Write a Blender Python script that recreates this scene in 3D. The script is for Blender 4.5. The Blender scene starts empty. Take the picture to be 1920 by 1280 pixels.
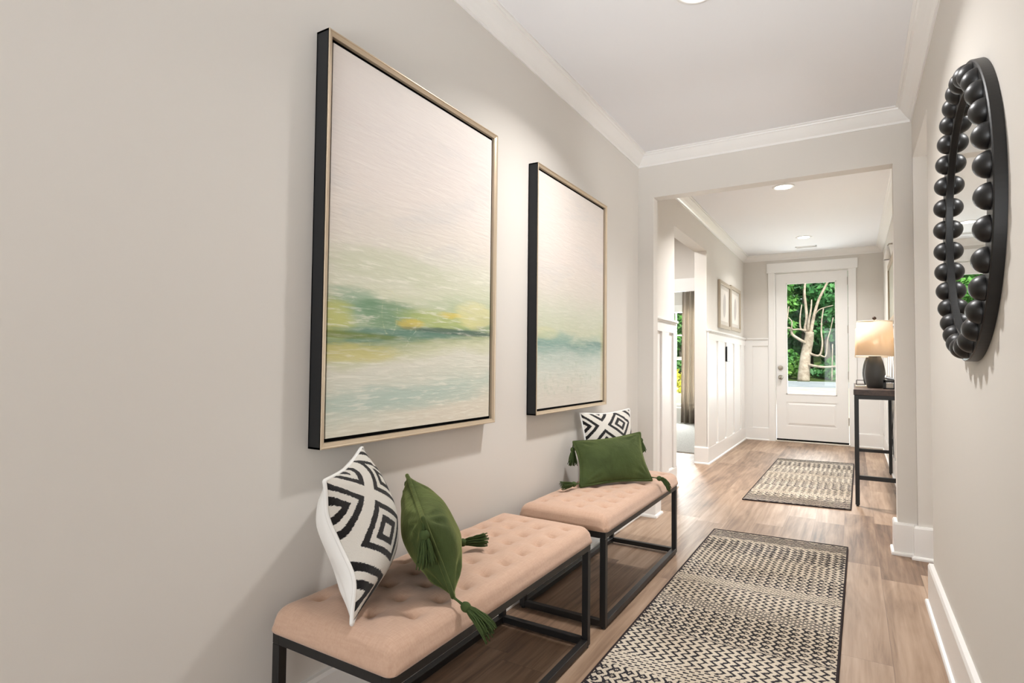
import bpy, bmesh, math, random
from mathutils import Vector, Matrix, noise as mnoise
PI = math.pi
SC = bpy.context.scene
COL = SC.collection

# ---------------------------------------------------------------- camera
cd = bpy.data.cameras.new('camera')
cam = bpy.data.objects.new('camera', cd)
COL.objects.link(cam)
cd.sensor_width = 36.0
cd.lens = 1063.39 * 36.0 / 1920.0
cd.clip_start = 0.02
R_, U_, F_ = ((0.85706975, 0.51510593, 0.00986533), (0.00963652, -0.03517322, 0.99933477), (-0.51511026, 0.85640454, 0.03510973))
cam.matrix_world = Matrix(((R_[0], U_[0], -F_[0], 0), (R_[1], U_[1], -F_[1], 0), (R_[2], U_[2], -F_[2], 1.12658), (0, 0, 0, 1)))
SC.camera = cam

# ---------------------------------------------------------------- world, sun, exposure
W = bpy.data.worlds.new('world')
SC.world = W
W.use_nodes = True
bg = W.node_tree.nodes['Background']
bg.inputs['Color'].default_value = (0.90, 0.96, 1.0, 1)
bg.inputs['Strength'].default_value = 1.6
sd = bpy.data.lights.new('sun', 'SUN')
sd.energy = 6.0
sd.angle = math.radians(1.0)
sd.color = (1.0, 0.95, 0.86)
sun = bpy.data.objects.new('sun', sd)
COL.objects.link(sun)
sun.rotation_euler = (math.radians(42), 0, math.radians(28))   # from behind the house, over the roof, onto the woods

def area(name, loc, rot, sx, sy, power, color=(1, 1, 1), spread=180):
    l = bpy.data.lights.new(name, 'AREA')
    l.shape = 'RECTANGLE'
    l.size, l.size_y, l.energy, l.color = sx, sy, power, color
    l.spread = math.radians(spread)
    o = bpy.data.objects.new(name, l)
    COL.objects.link(o)
    o.location, o.rotation_euler = loc, rot
    return o
# added fill lamp behind the camera, set at an unseen living room window
area('daylight_fill', (1.6, -5.4, 1.4), (math.radians(-90), 0, PI), 5.0, 2.1, 205, (0.93, 0.975, 1.0))
# added fill lamp near the floor behind the camera, aimed at the hall ceiling
area('ceiling_fill', (-0.45, -2.2, 0.05), (math.radians(122), 0, 0), 1.4, 1.2, 23, (0.93, 0.97, 1.0), 42)
# added fill lamp in the unseen side hall, brightening the left wall opposite
area('side_hall_fill', (2.9, 3.65, 1.35), (math.radians(90), 0, math.radians(90)), 0.7, 1.8, 40, (0.95, 0.98, 1.0))
# daylight coming in through the front window of the carpeted room and the glass of the front door
area('daylight_fill', (-2.85, 10.95, 1.25), (math.radians(-90), 0, 0), 1.0, 1.7, 230, (0.95, 0.98, 1.0))
area('porch_bounce', (-0.52, 10.15, 0.0), (math.radians(228), 0, 0), 1.6, 1.2, 62, (0.90, 0.96, 1.0))
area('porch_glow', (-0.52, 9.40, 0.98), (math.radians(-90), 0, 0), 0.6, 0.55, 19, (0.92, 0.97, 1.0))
area('porch_sky', (-0.50, 11.2, 3.35), (math.radians(-52), 0, 0), 2.0, 1.3, 260, (0.93, 0.97, 1.0))
vs = SC.view_settings
vs.view_transform = 'Standard'
vs.look = 'None'
vs.exposure = 0.08
vs.gamma = 1.0
vs.use_curve_mapping = False
SC.cycles.use_denoising = True
SC.cycles.max_bounces = 8
SC.cycles.diffuse_bounces = 5
SC.cycles.glossy_bounces = 4
SC.cycles.transmission_bounces = 4
SC.cycles.transparent_max_bounces = 8
SC.cycles.caustics_reflective = False
SC.cycles.caustics_refractive = False
SC.cycles.sample_clamp_indirect = 6.0

# ---------------------------------------------------------------- helpers: objects
def lin(c):
    return tuple(((x / 255.0) / 12.92 if x <= 10.31 else ((x / 255.0 + 0.055) / 1.055) ** 2.4) for x in c)

def worg(o):
    v = Vector((0, 0, 0))
    while o is not None:
        v += o.location
        o = o.parent
    return v

def tag(o, label=None, cat=None, group=None, kind=None):
    for k, v in (('label', label), ('category', cat), ('group', group), ('kind', kind)):
        if v:
            o[k] = v
    return o

def thing(name, loc, label=None, cat=None, group=None, kind=None):
    o = bpy.data.objects.new(name, None)
    o.empty_display_size = 0.1
    COL.objects.link(o)
    o.location = loc
    return tag(o, label, cat, group, kind)

def finish(name, bm, mats, parent=None, smooth=False, bevel=0.0, seg=2, origin=None, angle=40):
    """link a bmesh written in world coordinates as one object"""
    off = worg(parent) if parent is not None else Vector(origin or (0, 0, 0))
    bmesh.ops.recalc_face_normals(bm, faces=bm.faces)
    if off.length > 0:
        bmesh.ops.translate(bm, verts=bm.verts, vec=-off)
    me = bpy.data.meshes.new(name)
    if smooth:
        for f in bm.faces:
            f.smooth = True
    bm.to_mesh(me)
    bm.free()
    for m in (mats if isinstance(mats, (list, tuple)) else [mats]):
        me.materials.append(m)
    o = bpy.data.objects.new(name, me)
    COL.objects.link(o)
    if parent is not None:
        o.parent = parent
    else:
        o.location = off
    if bevel > 0:
        b = o.modifiers.new('bevel', 'BEVEL')
        b.width, b.segments, b.limit_method, b.angle_limit = bevel, seg, 'ANGLE', math.radians(angle)
        b.harden_normals = False
    return o

def struct(name, bm, m, parent=None, **k):
    o = finish(name, bm, m, parent, **k)
    if parent is None:
        o['kind'] = 'structure'
    return o

def BM():
    return bmesh.new()

def box(bm, x0, x1, y0, y1, z0, z1, mi=0):
    vs_ = [bm.verts.new((x, y, z)) for x in (x0, x1) for y in (y0, y1) for z in (z0, z1)]
    for q in ((0, 1, 3, 2), (4, 6, 7, 5), (0, 4, 5, 1), (2, 3, 7, 6), (0, 2, 6, 4), (1, 5, 7, 3)):
        f = bm.faces.new([vs_[i] for i in q])
        f.material_index = mi
    return bm

def boxes(*bs):
    bm = BM()
    for b in bs:
        box(bm, *b)
    return bm

def sweep(bm, path, prof, side=1, closed_ends=True):
    """profile (d, z) carried along a polyline in plan; d is measured to the side (+1 = right of travel)"""
    P = [Vector((p[0], p[1])) for p in path]
    n = len(P)
    rings = []
    for i in range(n):
        def nrm(a, b):
            t = (b - a).normalized()
            return Vector((t.y, -t.x)) * side
        if i == 0:
            m = nrm(P[0], P[1])
        elif i == n - 1:
            m = nrm(P[-2], P[-1])
        else:
            a, b = nrm(P[i - 1], P[i]), nrm(P[i], P[i + 1])
            m = (a + b) / (1 + a.dot(b))
        rings.append([bm.verts.new((P[i].x + m.x * d, P[i].y + m.y * d, z)) for d, z in prof])
    k = len(prof)
    for a, b in zip(rings, rings[1:]):
        for j in range(k):
            bm.faces.new((a[j], a[(j + 1) % k], b[(j + 1) % k], b[j]))
    if closed_ends:
        bm.faces.new(rings[0])
        bm.faces.new(list(reversed(rings[-1])))
    return bm

def lathe(bm, prof, c=(0, 0, 0), seg=32, axis='z', cap=True):
    """profile (r, h) turned about an axis through c"""
    rings = []
    for r, h in prof:
        if r < 1e-6:
            pt = (0, 0, h)
            rings.append([pt])
        else:
            rings.append([(r * math.cos(2 * PI * i / seg), r * math.sin(2 * PI * i / seg), h) for i in range(seg)])
    def place(p):
        x, y, z = p
        if axis == 'x':
            x, y, z = z, x, y
        elif axis == 'y':
            x, y, z = x, z, y
        return bm.verts.new((c[0] + x, c[1] + y, c[2] + z))
    rv = [[place(p) for p in r] for r in rings]
    for a, b in zip(rv, rv[1:]):
        if len(a) == 1 and len(b) == 1:
            continue
        for i in range(seg):
            j = (i + 1) % seg
            if len(a) == 1:
                bm.faces.new((a[0], b[i], b[j]))
            elif len(b) == 1:
                bm.faces.new((a[i], a[j], b[0]))
            else:
                bm.faces.new((a[i], a[j], b[j], b[i]))
    if cap:
        for r in (rv[0], rv[-1]):
            if len(r) > 2:
                bm.faces.new(r)
    return bm

def tube(bm, pts, rad, seg=8):
    pts = [Vector(p) for p in pts]
    rads = rad if isinstance(rad, (list, tuple)) else [rad] * len(pts)
    rings = []
    prev = None
    for i, p in enumerate(pts):
        t = (pts[min(i + 1, len(pts) - 1)] - pts[max(i - 1, 0)]).normalized()
        if prev is None:
            a = t.orthogonal().normalized()
        else:
            a = (prev - t * prev.dot(t))
            a = a.normalized() if a.length > 1e-6 else t.orthogonal().normalized()
        prev = a
        b = t.cross(a)
        rings.append([bm.verts.new(p + (a * math.cos(2 * PI * k / seg) + b * math.sin(2 * PI * k / seg)) * rads[i]) for k in range(seg)])
    for a, b in zip(rings, rings[1:]):
        for k in range(seg):
            bm.faces.new((a[k], a[(k + 1) % seg], b[(k + 1) % seg], b[k]))
    bm.faces.new(list(reversed(rings[0])))
    bm.faces.new(rings[-1])
    return bm

def catmull(pts, n=5):
    P = [Vector(p) for p in pts]
    P = [P[0] * 2 - P[1]] + P + [P[-1] * 2 - P[-2]]
    out = []
    for i in range(1, len(P) - 2):
        for k in range(n):
            t = k / n
            a, b, c, d = P[i - 1], P[i], P[i + 1], P[i + 2]
            out.append(0.5 * ((2 * b) + (c - a) * t + (2 * a - 5 * b + 4 * c - d) * t * t + (3 * b - a - 3 * c + d) * t ** 3))
    out.append(P[-2])
    return out

# ---------------------------------------------------------------- helpers: materials
class E:
    """a number flowing through Math nodes"""
    def __init__(s, nt, v):
        s.nt, s.v = nt, v
    def _m(s, op, *a):
        n = s.nt.nodes.new('ShaderNodeMath')
        n.operation = op
        for i, x in enumerate((s,) + a):
            x = x.v if isinstance(x, E) else x
            if isinstance(x, (int, float)):
                n.inputs[i].default_value = x
            else:
                s.nt.links.new(x, n.inputs[i])
        return E(s.nt, n.outputs[0])
    def __add__(s, o): return s._m('ADD', o)
    __radd__ = __add__
    def __sub__(s, o): return s._m('SUBTRACT', o)
    def __rsub__(s, o): return (s * -1) + o
    def __mul__(s, o): return s._m('MULTIPLY', o)
    __rmul__ = __mul__
    def __truediv__(s, o): return s._m('DIVIDE', o)
    def abs(s): return s._m('ABSOLUTE')
    def frac(s): return s._m('FRACT')
    def floor(s): return s._m('FLOOR')
    def sin(s): return s._m('SINE')
    def lt(s, o): return s._m('LESS_THAN', o)
    def gt(s, o): return s._m('GREATER_THAN', o)
    def max(s, o): return s._m('MAXIMUM', o)
    def min(s, o): return s._m('MINIMUM', o)
    def tri(s): return ((s.frac() - 0.5).abs() * 4) - 1          # triangle wave -1..1
    def between(s, a, b): return s.gt(a) * s.lt(b)
    def smooth(s, a, b):
        n = s.nt.nodes.new('ShaderNodeMapRange')
        n.interpolation_type = 'SMOOTHSTEP'
        s.nt.links.new(s.v, n.inputs['Value'])
        n.inputs['From Min'].default_value, n.inputs['From Max'].default_value = a, b
        return E(s.nt, n.outputs['Result'])

class Mat:
    def __init__(s, name, color=(200, 200, 200), rough=0.6, metal=0.0, spec=0.5, **inp):
        s.m = bpy.data.materials.new(name)
        s.m.use_nodes = True
        s.nt = s.m.node_tree
        s.b = s.nt.nodes['Principled BSDF']
        s.b.inputs['Base Color'].default_value = lin(color) + (1,)
        s.b.inputs['Roughness'].default_value = rough
        s.b.inputs['Metallic'].default_value = metal
        s.b.inputs['Specular IOR Level'].default_value = spec
        for k, v in inp.items():
            s.b.inputs[k.replace('_', ' ')].default_value = v
        s.m.diffuse_color = lin(color) + (1,)
    def node(s, t, **props):
        n = s.nt.nodes.new(t)
        for k, v in props.items():
            setattr(n, k, v)
        return n
    def coords(s, kind='Object'):
        tc = s.node('ShaderNodeTexCoord')
        sp = s.node('ShaderNodeSeparateXYZ')
        s.nt.links.new(tc.outputs[kind], sp.inputs[0])
        return [E(s.nt, sp.outputs[i]) for i in range(3)]
    def vec(s, x, y, z=0.0):
        n = s.node('ShaderNodeCombineXYZ')
        for i, v in enumerate((x, y, z)):
            if isinstance(v, E):
                s.nt.links.new(v.v, n.inputs[i])
            else:
                n.inputs[i].default_value = v
        return n.outputs[0]
    def noise(s, vec, scale=5, detail=3, rough=0.5, dist=0.0):
        n = s.node('ShaderNodeTexNoise')
        if vec is not None:
            s.nt.links.new(vec, n.inputs['Vector'])
        n.inputs['Scale'].default_value, n.inputs['Detail'].default_value = scale, detail
        n.inputs['Roughness'].default_value, n.inputs['Distortion'].default_value = rough, dist
        return E(s.nt, n.outputs['Fac'])
    def white(s, vec):
        n = s.node('ShaderNodeTexWhiteNoise')
        s.nt.links.new(vec, n.inputs['Vector'])
        return E(s.nt, n.outputs['Value'])
    def ramp(s, fac, stops, interp='LINEAR'):
        n = s.node('ShaderNodeValToRGB')
        n.color_ramp.interpolation = interp
        el = n.color_ramp.elements
        while len(el) < len(stops):
            el.new(0.5)
        for e, (p, c) in zip(el, stops):
            e.position = p
            e.color = lin(c) + (1,)
        s.nt.links.new(fac.v, n.inputs[0])
        return n.outputs[0]
    def mix(s, fac, a, b):
        n = s.node('ShaderNodeMix', data_type='RGBA')
        for i, v in ((0, fac), (6, a), (7, b)):
            if isinstance(v, E):
                v = v.v
            if isinstance(v, tuple):
                n.inputs[i].default_value = lin(v) + (1,)
            elif isinstance(v, (int, float)):
                n.inputs[i].default_value = v
            else:
                s.nt.links.new(v, n.inputs[i])
        return n.outputs[2]
    def color(s, sock):
        s.nt.links.new(sock, s.b.inputs['Base Color'])
        return s
    def bump(s, h, strength=0.3, dist=0.01):
        n = s.node('ShaderNodeBump')
        n.inputs['Strength'].default_value, n.inputs['Distance'].default_value = strength, dist
        s.nt.links.new(h.v if isinstance(h, E) else h, n.inputs['Height'])
        s.nt.links.new(n.outputs[0], s.b.inputs['Normal'])
        return s

def plain(name, color, rough=0.6, metal=0.0, spec=0.5, nscale=0, namp=0.0, **k):
    M = Mat(name, color, rough, metal, spec, **k)
    if nscale:
        x, y, z = M.coords()
        M.bump(M.noise(M.vec(x, y, z), nscale, 3), namp, 0.004)
    return M.m

m_wall = plain('wall_paint', (215, 210, 203), 0.75, 0, 0.3, 260, 0.03)
m_ceil = plain('ceiling_paint', (235, 235, 237), 0.9, 0, 0.2)
m_trim = plain('white_trim_paint', (236, 234, 231), 0.32, 0, 0.5)
m_black = plain('black_metal', (19, 18, 18), 0.42, 0.0, 0.5)
m_black_frame = plain('black_frame_lacquer', (19, 20, 22), 0.55, 0, 0.4)
m_champ = plain('champagne_metal', (196, 178, 154), 0.38, 0.55, 0.5)
m_gap = plain('black_gap', (8, 7, 6), 0.8, 0, 0.2)
m_nickel = plain('satin_nickel', (170, 163, 152), 0.35, 0.9)
m_glassblack = plain('dark_plastic', (25, 25, 27), 0.4)
m_whiteplastic = plain('white_plastic', (235, 235, 235), 0.4)

def make_floor_mat():
    M = Mat('oak_plank_floor', (150, 122, 98), 0.46, 0, 0.35)
    x, y, z = M.coords()
    xs = x / 0.182 + 0.35
    row = xs.floor()
    off = M.white(M.vec(row, 3.1))
    ys = y / 1.22 + off
    colm = ys.floor()
    rnd = M.white(M.vec(row, colm, 1.7))
    rnd2 = M.white(M.vec(row, colm, 9.2))
    g1 = M.noise(M.vec(x * 34 + rnd * 40, y * 1.6 + rnd2 * 30, 0), 1.0, 5, 0.62, 0.6)
    g2 = M.noise(M.vec(x * 7 + rnd * 21, y * 1.1 + rnd2 * 12, 0), 1.0, 3, 0.55, 1.4)
    t = g1 * 0.55 + g2 * 0.45 + (rnd - 0.5) * 0.26
    c = M.ramp(t, [(0.30, (93, 71, 56)), (0.43, (126, 101, 81)), (0.55, (149, 123, 101)), (0.74, (174, 149, 127))])
    seam = ((xs.frac() - 0.5).abs().gt(0.4925)).max((ys.frac() - 0.5).abs().gt(0.4988))
    c2 = M.mix(seam * 0.45, c, (92, 72, 58))
    M.color(c2)
    M.bump(g1 * 0.4 - seam, 0.14, 0.002)
    return M.m
m_floor = make_floor_mat()

def make_carpet_mat():
    M = Mat('grey_carpet', (184, 181, 176), 0.95, 0, 0.1)
    x, y, z = M.coords()
    n = M.noise(M.vec(x, y, z), 60, 4, 0.7)
    M.color(M.ramp(n, [(0.3, (160, 157, 152)), (0.7, (202, 199, 194))]))
    M.bump(n, 0.6, 0.01)
    return M.m
m_carpet = make_carpet_mat()

# ---------------------------------------------------------------- the setting
XL, XR, YB, ZC = -1.384, 0.316, 4.136, 2.685          # hall
XF, XG, YD, ZF = -1.411, 0.363, 9.157, 2.745          # foyer
XO1, XO2, ZO, WT = -1.2655, 0.2194, 2.36, 0.104       # opening between them
YBB = YB + WT
FY1, FY2, FZ = 5.25, 6.60, 2.40                       # opening in the foyer's left wall
XFB = -1.545

struct('floor', boxes((-5, 5, -6, 9.28, -0.12, 0)), m_floor)
struct('floor_carpet', boxes((-4.6, XFB - 0.001, 7.27, 10.76, 0.0, 0.012)), m_carpet)
struct('floor_far_room', boxes((-4.6, XFB, 9.28, 10.9, -0.12, 0.0)), m_carpet)
bm = boxes((-5, 5, -6, YB + 0.05, ZC, ZC + 0.2))
box(bm, 0.436, 5, YB + 0.05, YBB, ZC, ZC + 0.2)
struct('ceiling', bm, m_ceil)
struct('ceiling_foyer', boxes((-5, 0.6, YB + 0.05, 10.95, ZF, ZF + 0.14)), m_ceil)

struct('wall_left', boxes((XFB, XL, -6, YB, 0, ZC)), m_wall)
bm = boxes((XR, XR + 0.12, -0.6, 3.345, 0, ZC), (XR, XR + 0.12, 3.345, 4.09, 2.365, ZC), (XR, XR + 0.12, 4.09, YBB, 0, ZC))
struct('wall_right', bm, m_wall)
bm = boxes((XFB, XO1, YB, YBB, 0, ZF), (XO2, XR + 0.001, YB, YBB, 0, ZF), (XO1, XO2, YB, YBB, ZO, ZF), (XR, 0.49, YB, YBB, ZC, ZF))
struct('wall_back', bm, m_wall)
struct('wall_side_hall_far', boxes((XR + 0.12, 3.0, 4.09, YBB, 0, ZC)), m_wall)
struct('wall_side_hall_near', boxes((XR + 0.12, 3.0, 3.1, 3.22, 0, ZC)), m_wall)
struct('wall_side_hall_end', boxes((3.0, 3.12, 3.1, YBB, 0, ZC)), m_wall)
bm = boxes((XFB, XF, YBB, FY1, 0, ZF), (XFB, XF, FY2, YD, 0, ZF), (XFB, XF, FY1, FY2, FZ, ZF))
struct('wall_foyer_left', bm, m_wall)
struct('wall_foyer_right', boxes((XG, XG + 0.12, YBB, YD, 0, ZF)), m_wall)
DX1, DX2, DZ = -0.9695, -0.0555, 2.455
bm = boxes((XFB, DX1 - 0.025, YD, YD + 0.14, 0, ZF), (DX2 + 0.025, XG + 0.12, YD, YD + 0.14, 0, ZF), (DX1 - 0.025, DX2 + 0.025, YD, YD + 0.14, DZ + 0.02, ZF))
struct('wall_front', bm, m_wall)
PX1, PX2, PY = -2.85, -1.62, 7.25
bm = boxes((-4.6, PX1, PY, PY + 0.12, 0, ZF), (PX2, XFB, PY, PY + 0.12, 0, ZF), (PX1, PX2, PY, PY + 0.12, 2.05, ZF))
struct('wall_partition', bm, m_wall)
WX1, WX2, WZ1, WZ2, WY = -3.4, -2.36, 0.30, 2.10, 10.76
bm = boxes((-4.6, WX1, WY, WY + 0.14, 0, ZF), (WX2, XFB, WY, WY + 0.14, 0, ZF), (WX1, WX2, WY, WY + 0.14, 0, WZ1), (WX1, WX2, WY, WY + 0.14, WZ2, ZF))
struct('wall_far_room_front', bm, m_wall)
struct('wall_far_room_right', boxes((XFB - 0.13, XFB, YD + 0.14, WY, 0, ZF)), m_wall)
struct('wall_far_room_left', boxes((-4.72, -4.6, 4.9, WY + 0.14, 0, ZF)), m_wall)
struct('wall_vestibule_near', boxes((-4.6, XFB, 4.78, 4.9, 0, ZF)), m_wall)
# living room behind the camera
bm = boxes((-1.384, -0.9, -6, -5.88, 0, ZC), (4.1, 5, -6, -5.88, 0, ZC), (-0.9, 4.1, -6, -5.88, 0, 0.5), (-0.9, 4.1, -6, -5.88, 2.5, ZC))
struct('wall_rear', bm, m_wall)
struct('wall_living_right', boxes((5, 5.12, -6, -0.6, 0, ZC)), m_wall)
struct('wall_living_far', boxes((XR + 0.12, 5, -0.72, -0.6, 0, ZC)), m_wall)

# baseboards: board with a shoe moulding
BBP = [(0, 0), (0.034, 0), (0.034, 0.010), (0.030, 0.017), (0.021, 0.020), (0.021, 0.178), (0.016, 0.190), (0, 0.190)]
def baseboard(name, path, side=1):
    return struct(name, sweep(BM(), path, BBP, side), m_trim)
baseboard('baseboard_left', [(XL, -5.9), (XL, YB), (XO1, YB), (XO1, YBB), (XF, YBB), (XF, FY1), (XFB, FY1)])
baseboard('baseboard_foyer_left', [(XFB, FY2), (XF, FY2), (XF, YD), (-1.065, YD)])
baseboard('baseboard_foyer_right', [(0.045, YD), (XG, YD), (XG, YBB), (XO2, YBB), (XO2, YB), (XR, YB), (XR, 4.09), (2.9, 4.09)])
baseboard('baseboard_right', [(XR + 0.12, 3.345), (XR, 3.345), (XR, -0.6)])
baseboard('baseboard_vestibule', [(-4.6, PY), (PX1 - 0.09, PY)])
baseboard('baseboard_far_room', [(-4.6, WY), (XFB - 0.13, WY)])

# crown mouldings
def crown(name, path, zc, side=1):
    pr = [(0, -0.086), (0.007, -0.086), (0.009, -0.074), (0.020, -0.066), (0.036, -0.050), (0.050, -0.032), (0.060, -0.020), (0.068, -0.018), (0.070, -0.010), (0.082, -0.008), (0.082, 0), (0, 0)]
    return struct(name, sweep(BM(), path, [(d, zc + z) for d, z in pr], side), m_trim)
crown('trim_1', [(XL, -5.88), (XL, YB), (XR, YB), (XR, -0.6)], ZC)
crown('trim_2', [(XO1, YBB), (XF, YBB), (XF, YD), (XG, YD), (XG, YBB), (XO1 + 0.002, YBB)], ZF)

# wainscot: boards and battens, rail and cap
def wains_x(name, x, y0, y1, batt, sgn=1, end_caps=()):
    """on a wall of constant x, facing sgn"""
    bm = BM()
    def b(a, d, ya, yb, za, zb):
        xs = sorted((x + sgn * a, x + sgn * d))
        box(bm, xs[0], xs[1], ya, yb, za, zb)
    b(0.0, 0.005, y0, y1, 0.185, 1.49)                    # panel
    b(0.0, 0.021, y0, y1, 1.395, 1.492)                    # rail
    b(0.0, 0.040, y0 - 0.012, y1, 1.492, 1.510)            # cap
    b(0.0, 0.030, y0 - 0.006, y1, 1.482, 1.492)
    for ya, yb in batt:
        b(0.0, 0.021, ya, yb, 0.185, 1.395)
    return struct(name, bm, m_trim, bevel=0.0015, seg=1)
wains_x('trim_3', XF, YBB, FY1, [(YBB, YBB + 0.09), (4.79, 5.00), (5.15, FY1)])
wains_x('trim_4', XF, FY2, YD, [(FY2, 7.00), (7.14, 7.52), (7.66, 8.06), (8.22, 8.63), (8.78, 9.05)])
wains_x('trim_5', XG, YBB, YD, [(YBB + 0.1, 4.6), (4.95, 5.05), (5.4, 5.5), (5.85, 5.95), (6.3, 6.4), (6.75, 6.85), (7.2, 7.3), (7.65, 7.75), (8.1, 8.2), (8.55, 8.65), (9.0, 9.15)], -1)
def wains_y(name, x0, x1, stiles):
    bm = boxes((x0, x1, YD - 0.005, YD, 0.185, 1.49), (x0, x1, YD - 0.021, YD, 1.395, 1.492), (x0, x1, YD - 0.040, YD, 1.492, 1.510), (x0, x1, YD - 0.03, YD, 1.482, 1.492))
    for a, b in stiles:
        box(bm, a, b, YD - 0.021, YD, 0.185, 1.395)
    return struct(name, bm, m_trim, bevel=0.0015, seg=1)
wains_y('trim_6', XF, -1.072, [(XF, -1.29)])
wains_y('trim_7', 0.048, XG, [(0.30, XG)])
# casing of the front door
bm = boxes((-1.070, DX1 - 0.012, YD - 0.022, YD + 0.002, 0, 2.468), (DX2 + 0.012, 0.046, YD - 0.022, YD + 0.002, 0, 2.468),
           (-1.089, 0.067, YD - 0.030, YD + 0.002, 2.468, 2.61), (DX1 - 0.024, DX1 - 0.004, YD - 0.0, YD + 0.14, 0, DZ + 0.016), (DX2 + 0.004, DX2 + 0.024, YD - 0.0, YD + 0.14, 0, DZ + 0.016),
           (DX1 - 0.024, DX2 + 0.024, YD, YD + 0.14, DZ + 0.005, DZ + 0.02))
struct('trim_8', bm, m_trim, bevel=0.002, seg=1)
# casing of the opening to the carpeted room
bm = boxes((PX1 - 0.11, PX2 + 0.075, PY - 0.025, PY, 2.045, 2.195), (PX1 - 0.09, PX1, PY - 0.02, PY, 0.012, 2.045), (PX2, PX2 + 0.075, PY - 0.02, PY, 0.012, 2.045), (PX1 - 0.11, PX2 + 0.075, PY - 0.03, PY, 2.03, 2.045))
struct('trim_9', bm, m_trim, bevel=0.002, seg=1)

# glass that lets daylight straight through
def make_glass():
    m = bpy.data.materials.new('window_glass')
    m.use_nodes = True
    nt = m.node_tree
    for n in list(nt.nodes):
        if n.type != 'OUTPUT_MATERIAL':
            nt.nodes.remove(n)
    out = [n for n in nt.nodes if n.type == 'OUTPUT_MATERIAL'][0]
    t = nt.nodes.new('ShaderNodeBsdfTransparent')
    t.inputs[0].default_value = (0.96, 0.98, 0.97, 1)
    g = nt.nodes.new('ShaderNodeBsdfGlossy')
    g.inputs['Roughness'].default_value = 0.0
    x = nt.nodes.new('ShaderNodeMixShader')
    x.inputs[0].default_value = 0.015
    nt.links.new(t.outputs[0], x.inputs[1])
    nt.links.new(g.outputs[0], x.inputs[2])
    nt.links.new(x.outputs[0], out.inputs[0])
    return m
m_glass = make_glass()

# front door
dr = thing('door_1', (DX1, YD + 0.02, 0), kind='structure')
YS0, YS1 = YD + 0.018, YD + 0.062
gx0, gx1, gz0, gz1 = -0.838, -0.193, 0.685, 2.312
bm = boxes((DX1, gx0, YS0, YS1, 0.042, DZ), (gx1, DX2, YS0, YS1, 0.042, DZ), (gx0, gx1, YS0, YS1, gz1, DZ), (gx0, gx1, YS0, YS1, 0.58, gz0), (gx0, gx1, YS0, YS1, 0.042, 0.235),
           (gx0, gx1, YS0 + 0.010, YS1, 0.235, 0.58))
# raised field of the lower panel, its edges sloping
def frustum_y(bm, x0, x1, z0, z1, y, dy, ins):
    a = [bm.verts.new(p) for p in ((x0, y, z0), (x1, y, z0), (x1, y, z1), (x0, y, z1))]
    b = [bm.verts.new(p) for p in ((x0 + ins, y - dy, z0 + ins), (x1 - ins, y - dy, z0 + ins), (x1 - ins, y - dy, z1 - ins), (x0 + ins, y - dy, z1 - ins))]
    for i in range(4):
        bm.faces.new((a[i], a[(i + 1) % 4], b[(i + 1) % 4], b[i]))
    bm.faces.new(b)
frustum_y(bm, gx0 + 0.012, gx1 - 0.012, 0.247, 0.568, YS0 + 0.010, 0.009, 0.028)
struct('door_slab', bm, m_trim, dr)
bm = boxes((gx0, gx0 + 0.018, YS0 - 0.006, YS0 + 0.01, gz0, gz1), (gx1 - 0.018, gx1, YS0 - 0.006, YS0 + 0.01, gz0, gz1), (gx0, gx1, YS0 - 0.006, YS0 + 0.01, gz0, gz0 + 0.018), (gx0, gx1, YS0 - 0.006, YS0 + 0.01, gz1 - 0.018, gz1))
struct('glass_bead', bm, m_trim, dr, bevel=0.003, seg=1)
struct('glass_pane', boxes((gx0, gx1, YS0 + 0.02, YS0 + 0.026, gz0, gz1)), m_glass, dr)
for nm, z, pr in (('deadbolt', 1.074, [(0.0, -0.022), (0.026, -0.022), (0.034, -0.014), (0.034, 0.0)]),
                  ('door_knob', 0.934, [(0.0, -0.066), (0.020, -0.065), (0.029, -0.055), (0.030, -0.044), (0.022, -0.034), (0.012, -0.028), (0.012, -0.010), (0.034, -0.008), (0.034, 0.0)])):
    struct(nm, lathe(BM(), pr, (-0.913, YS0, z), 24, 'y'), m_nickel, dr, smooth=True)
for z in (2.30, 1.62, 0.976, 0.335):
    struct('hinge', lathe(BM(), [(0.008, -0.055), (0.009, -0.05), (0.009, 0.05), (0.008, 0.055)], (DX2 + 0.004, YS0 - 0.008, z), 10, 'z'), m_nickel, dr)
struct('door_gap_shade', boxes((DX1, DX2, YS0 + 0.004, YS0 + 0.03, 0.018, 0.042)), m_gap, dr)  # near-black strip put in for the shaded gap under the door slab
struct('threshold', boxes((DX1 - 0.01, DX2 + 0.01, YD - 0.03, YD + 0.14, 0.0, 0.018)), plain('threshold_metal', (206, 196, 182), 0.35, 0.3), dr, bevel=0.004)

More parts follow.
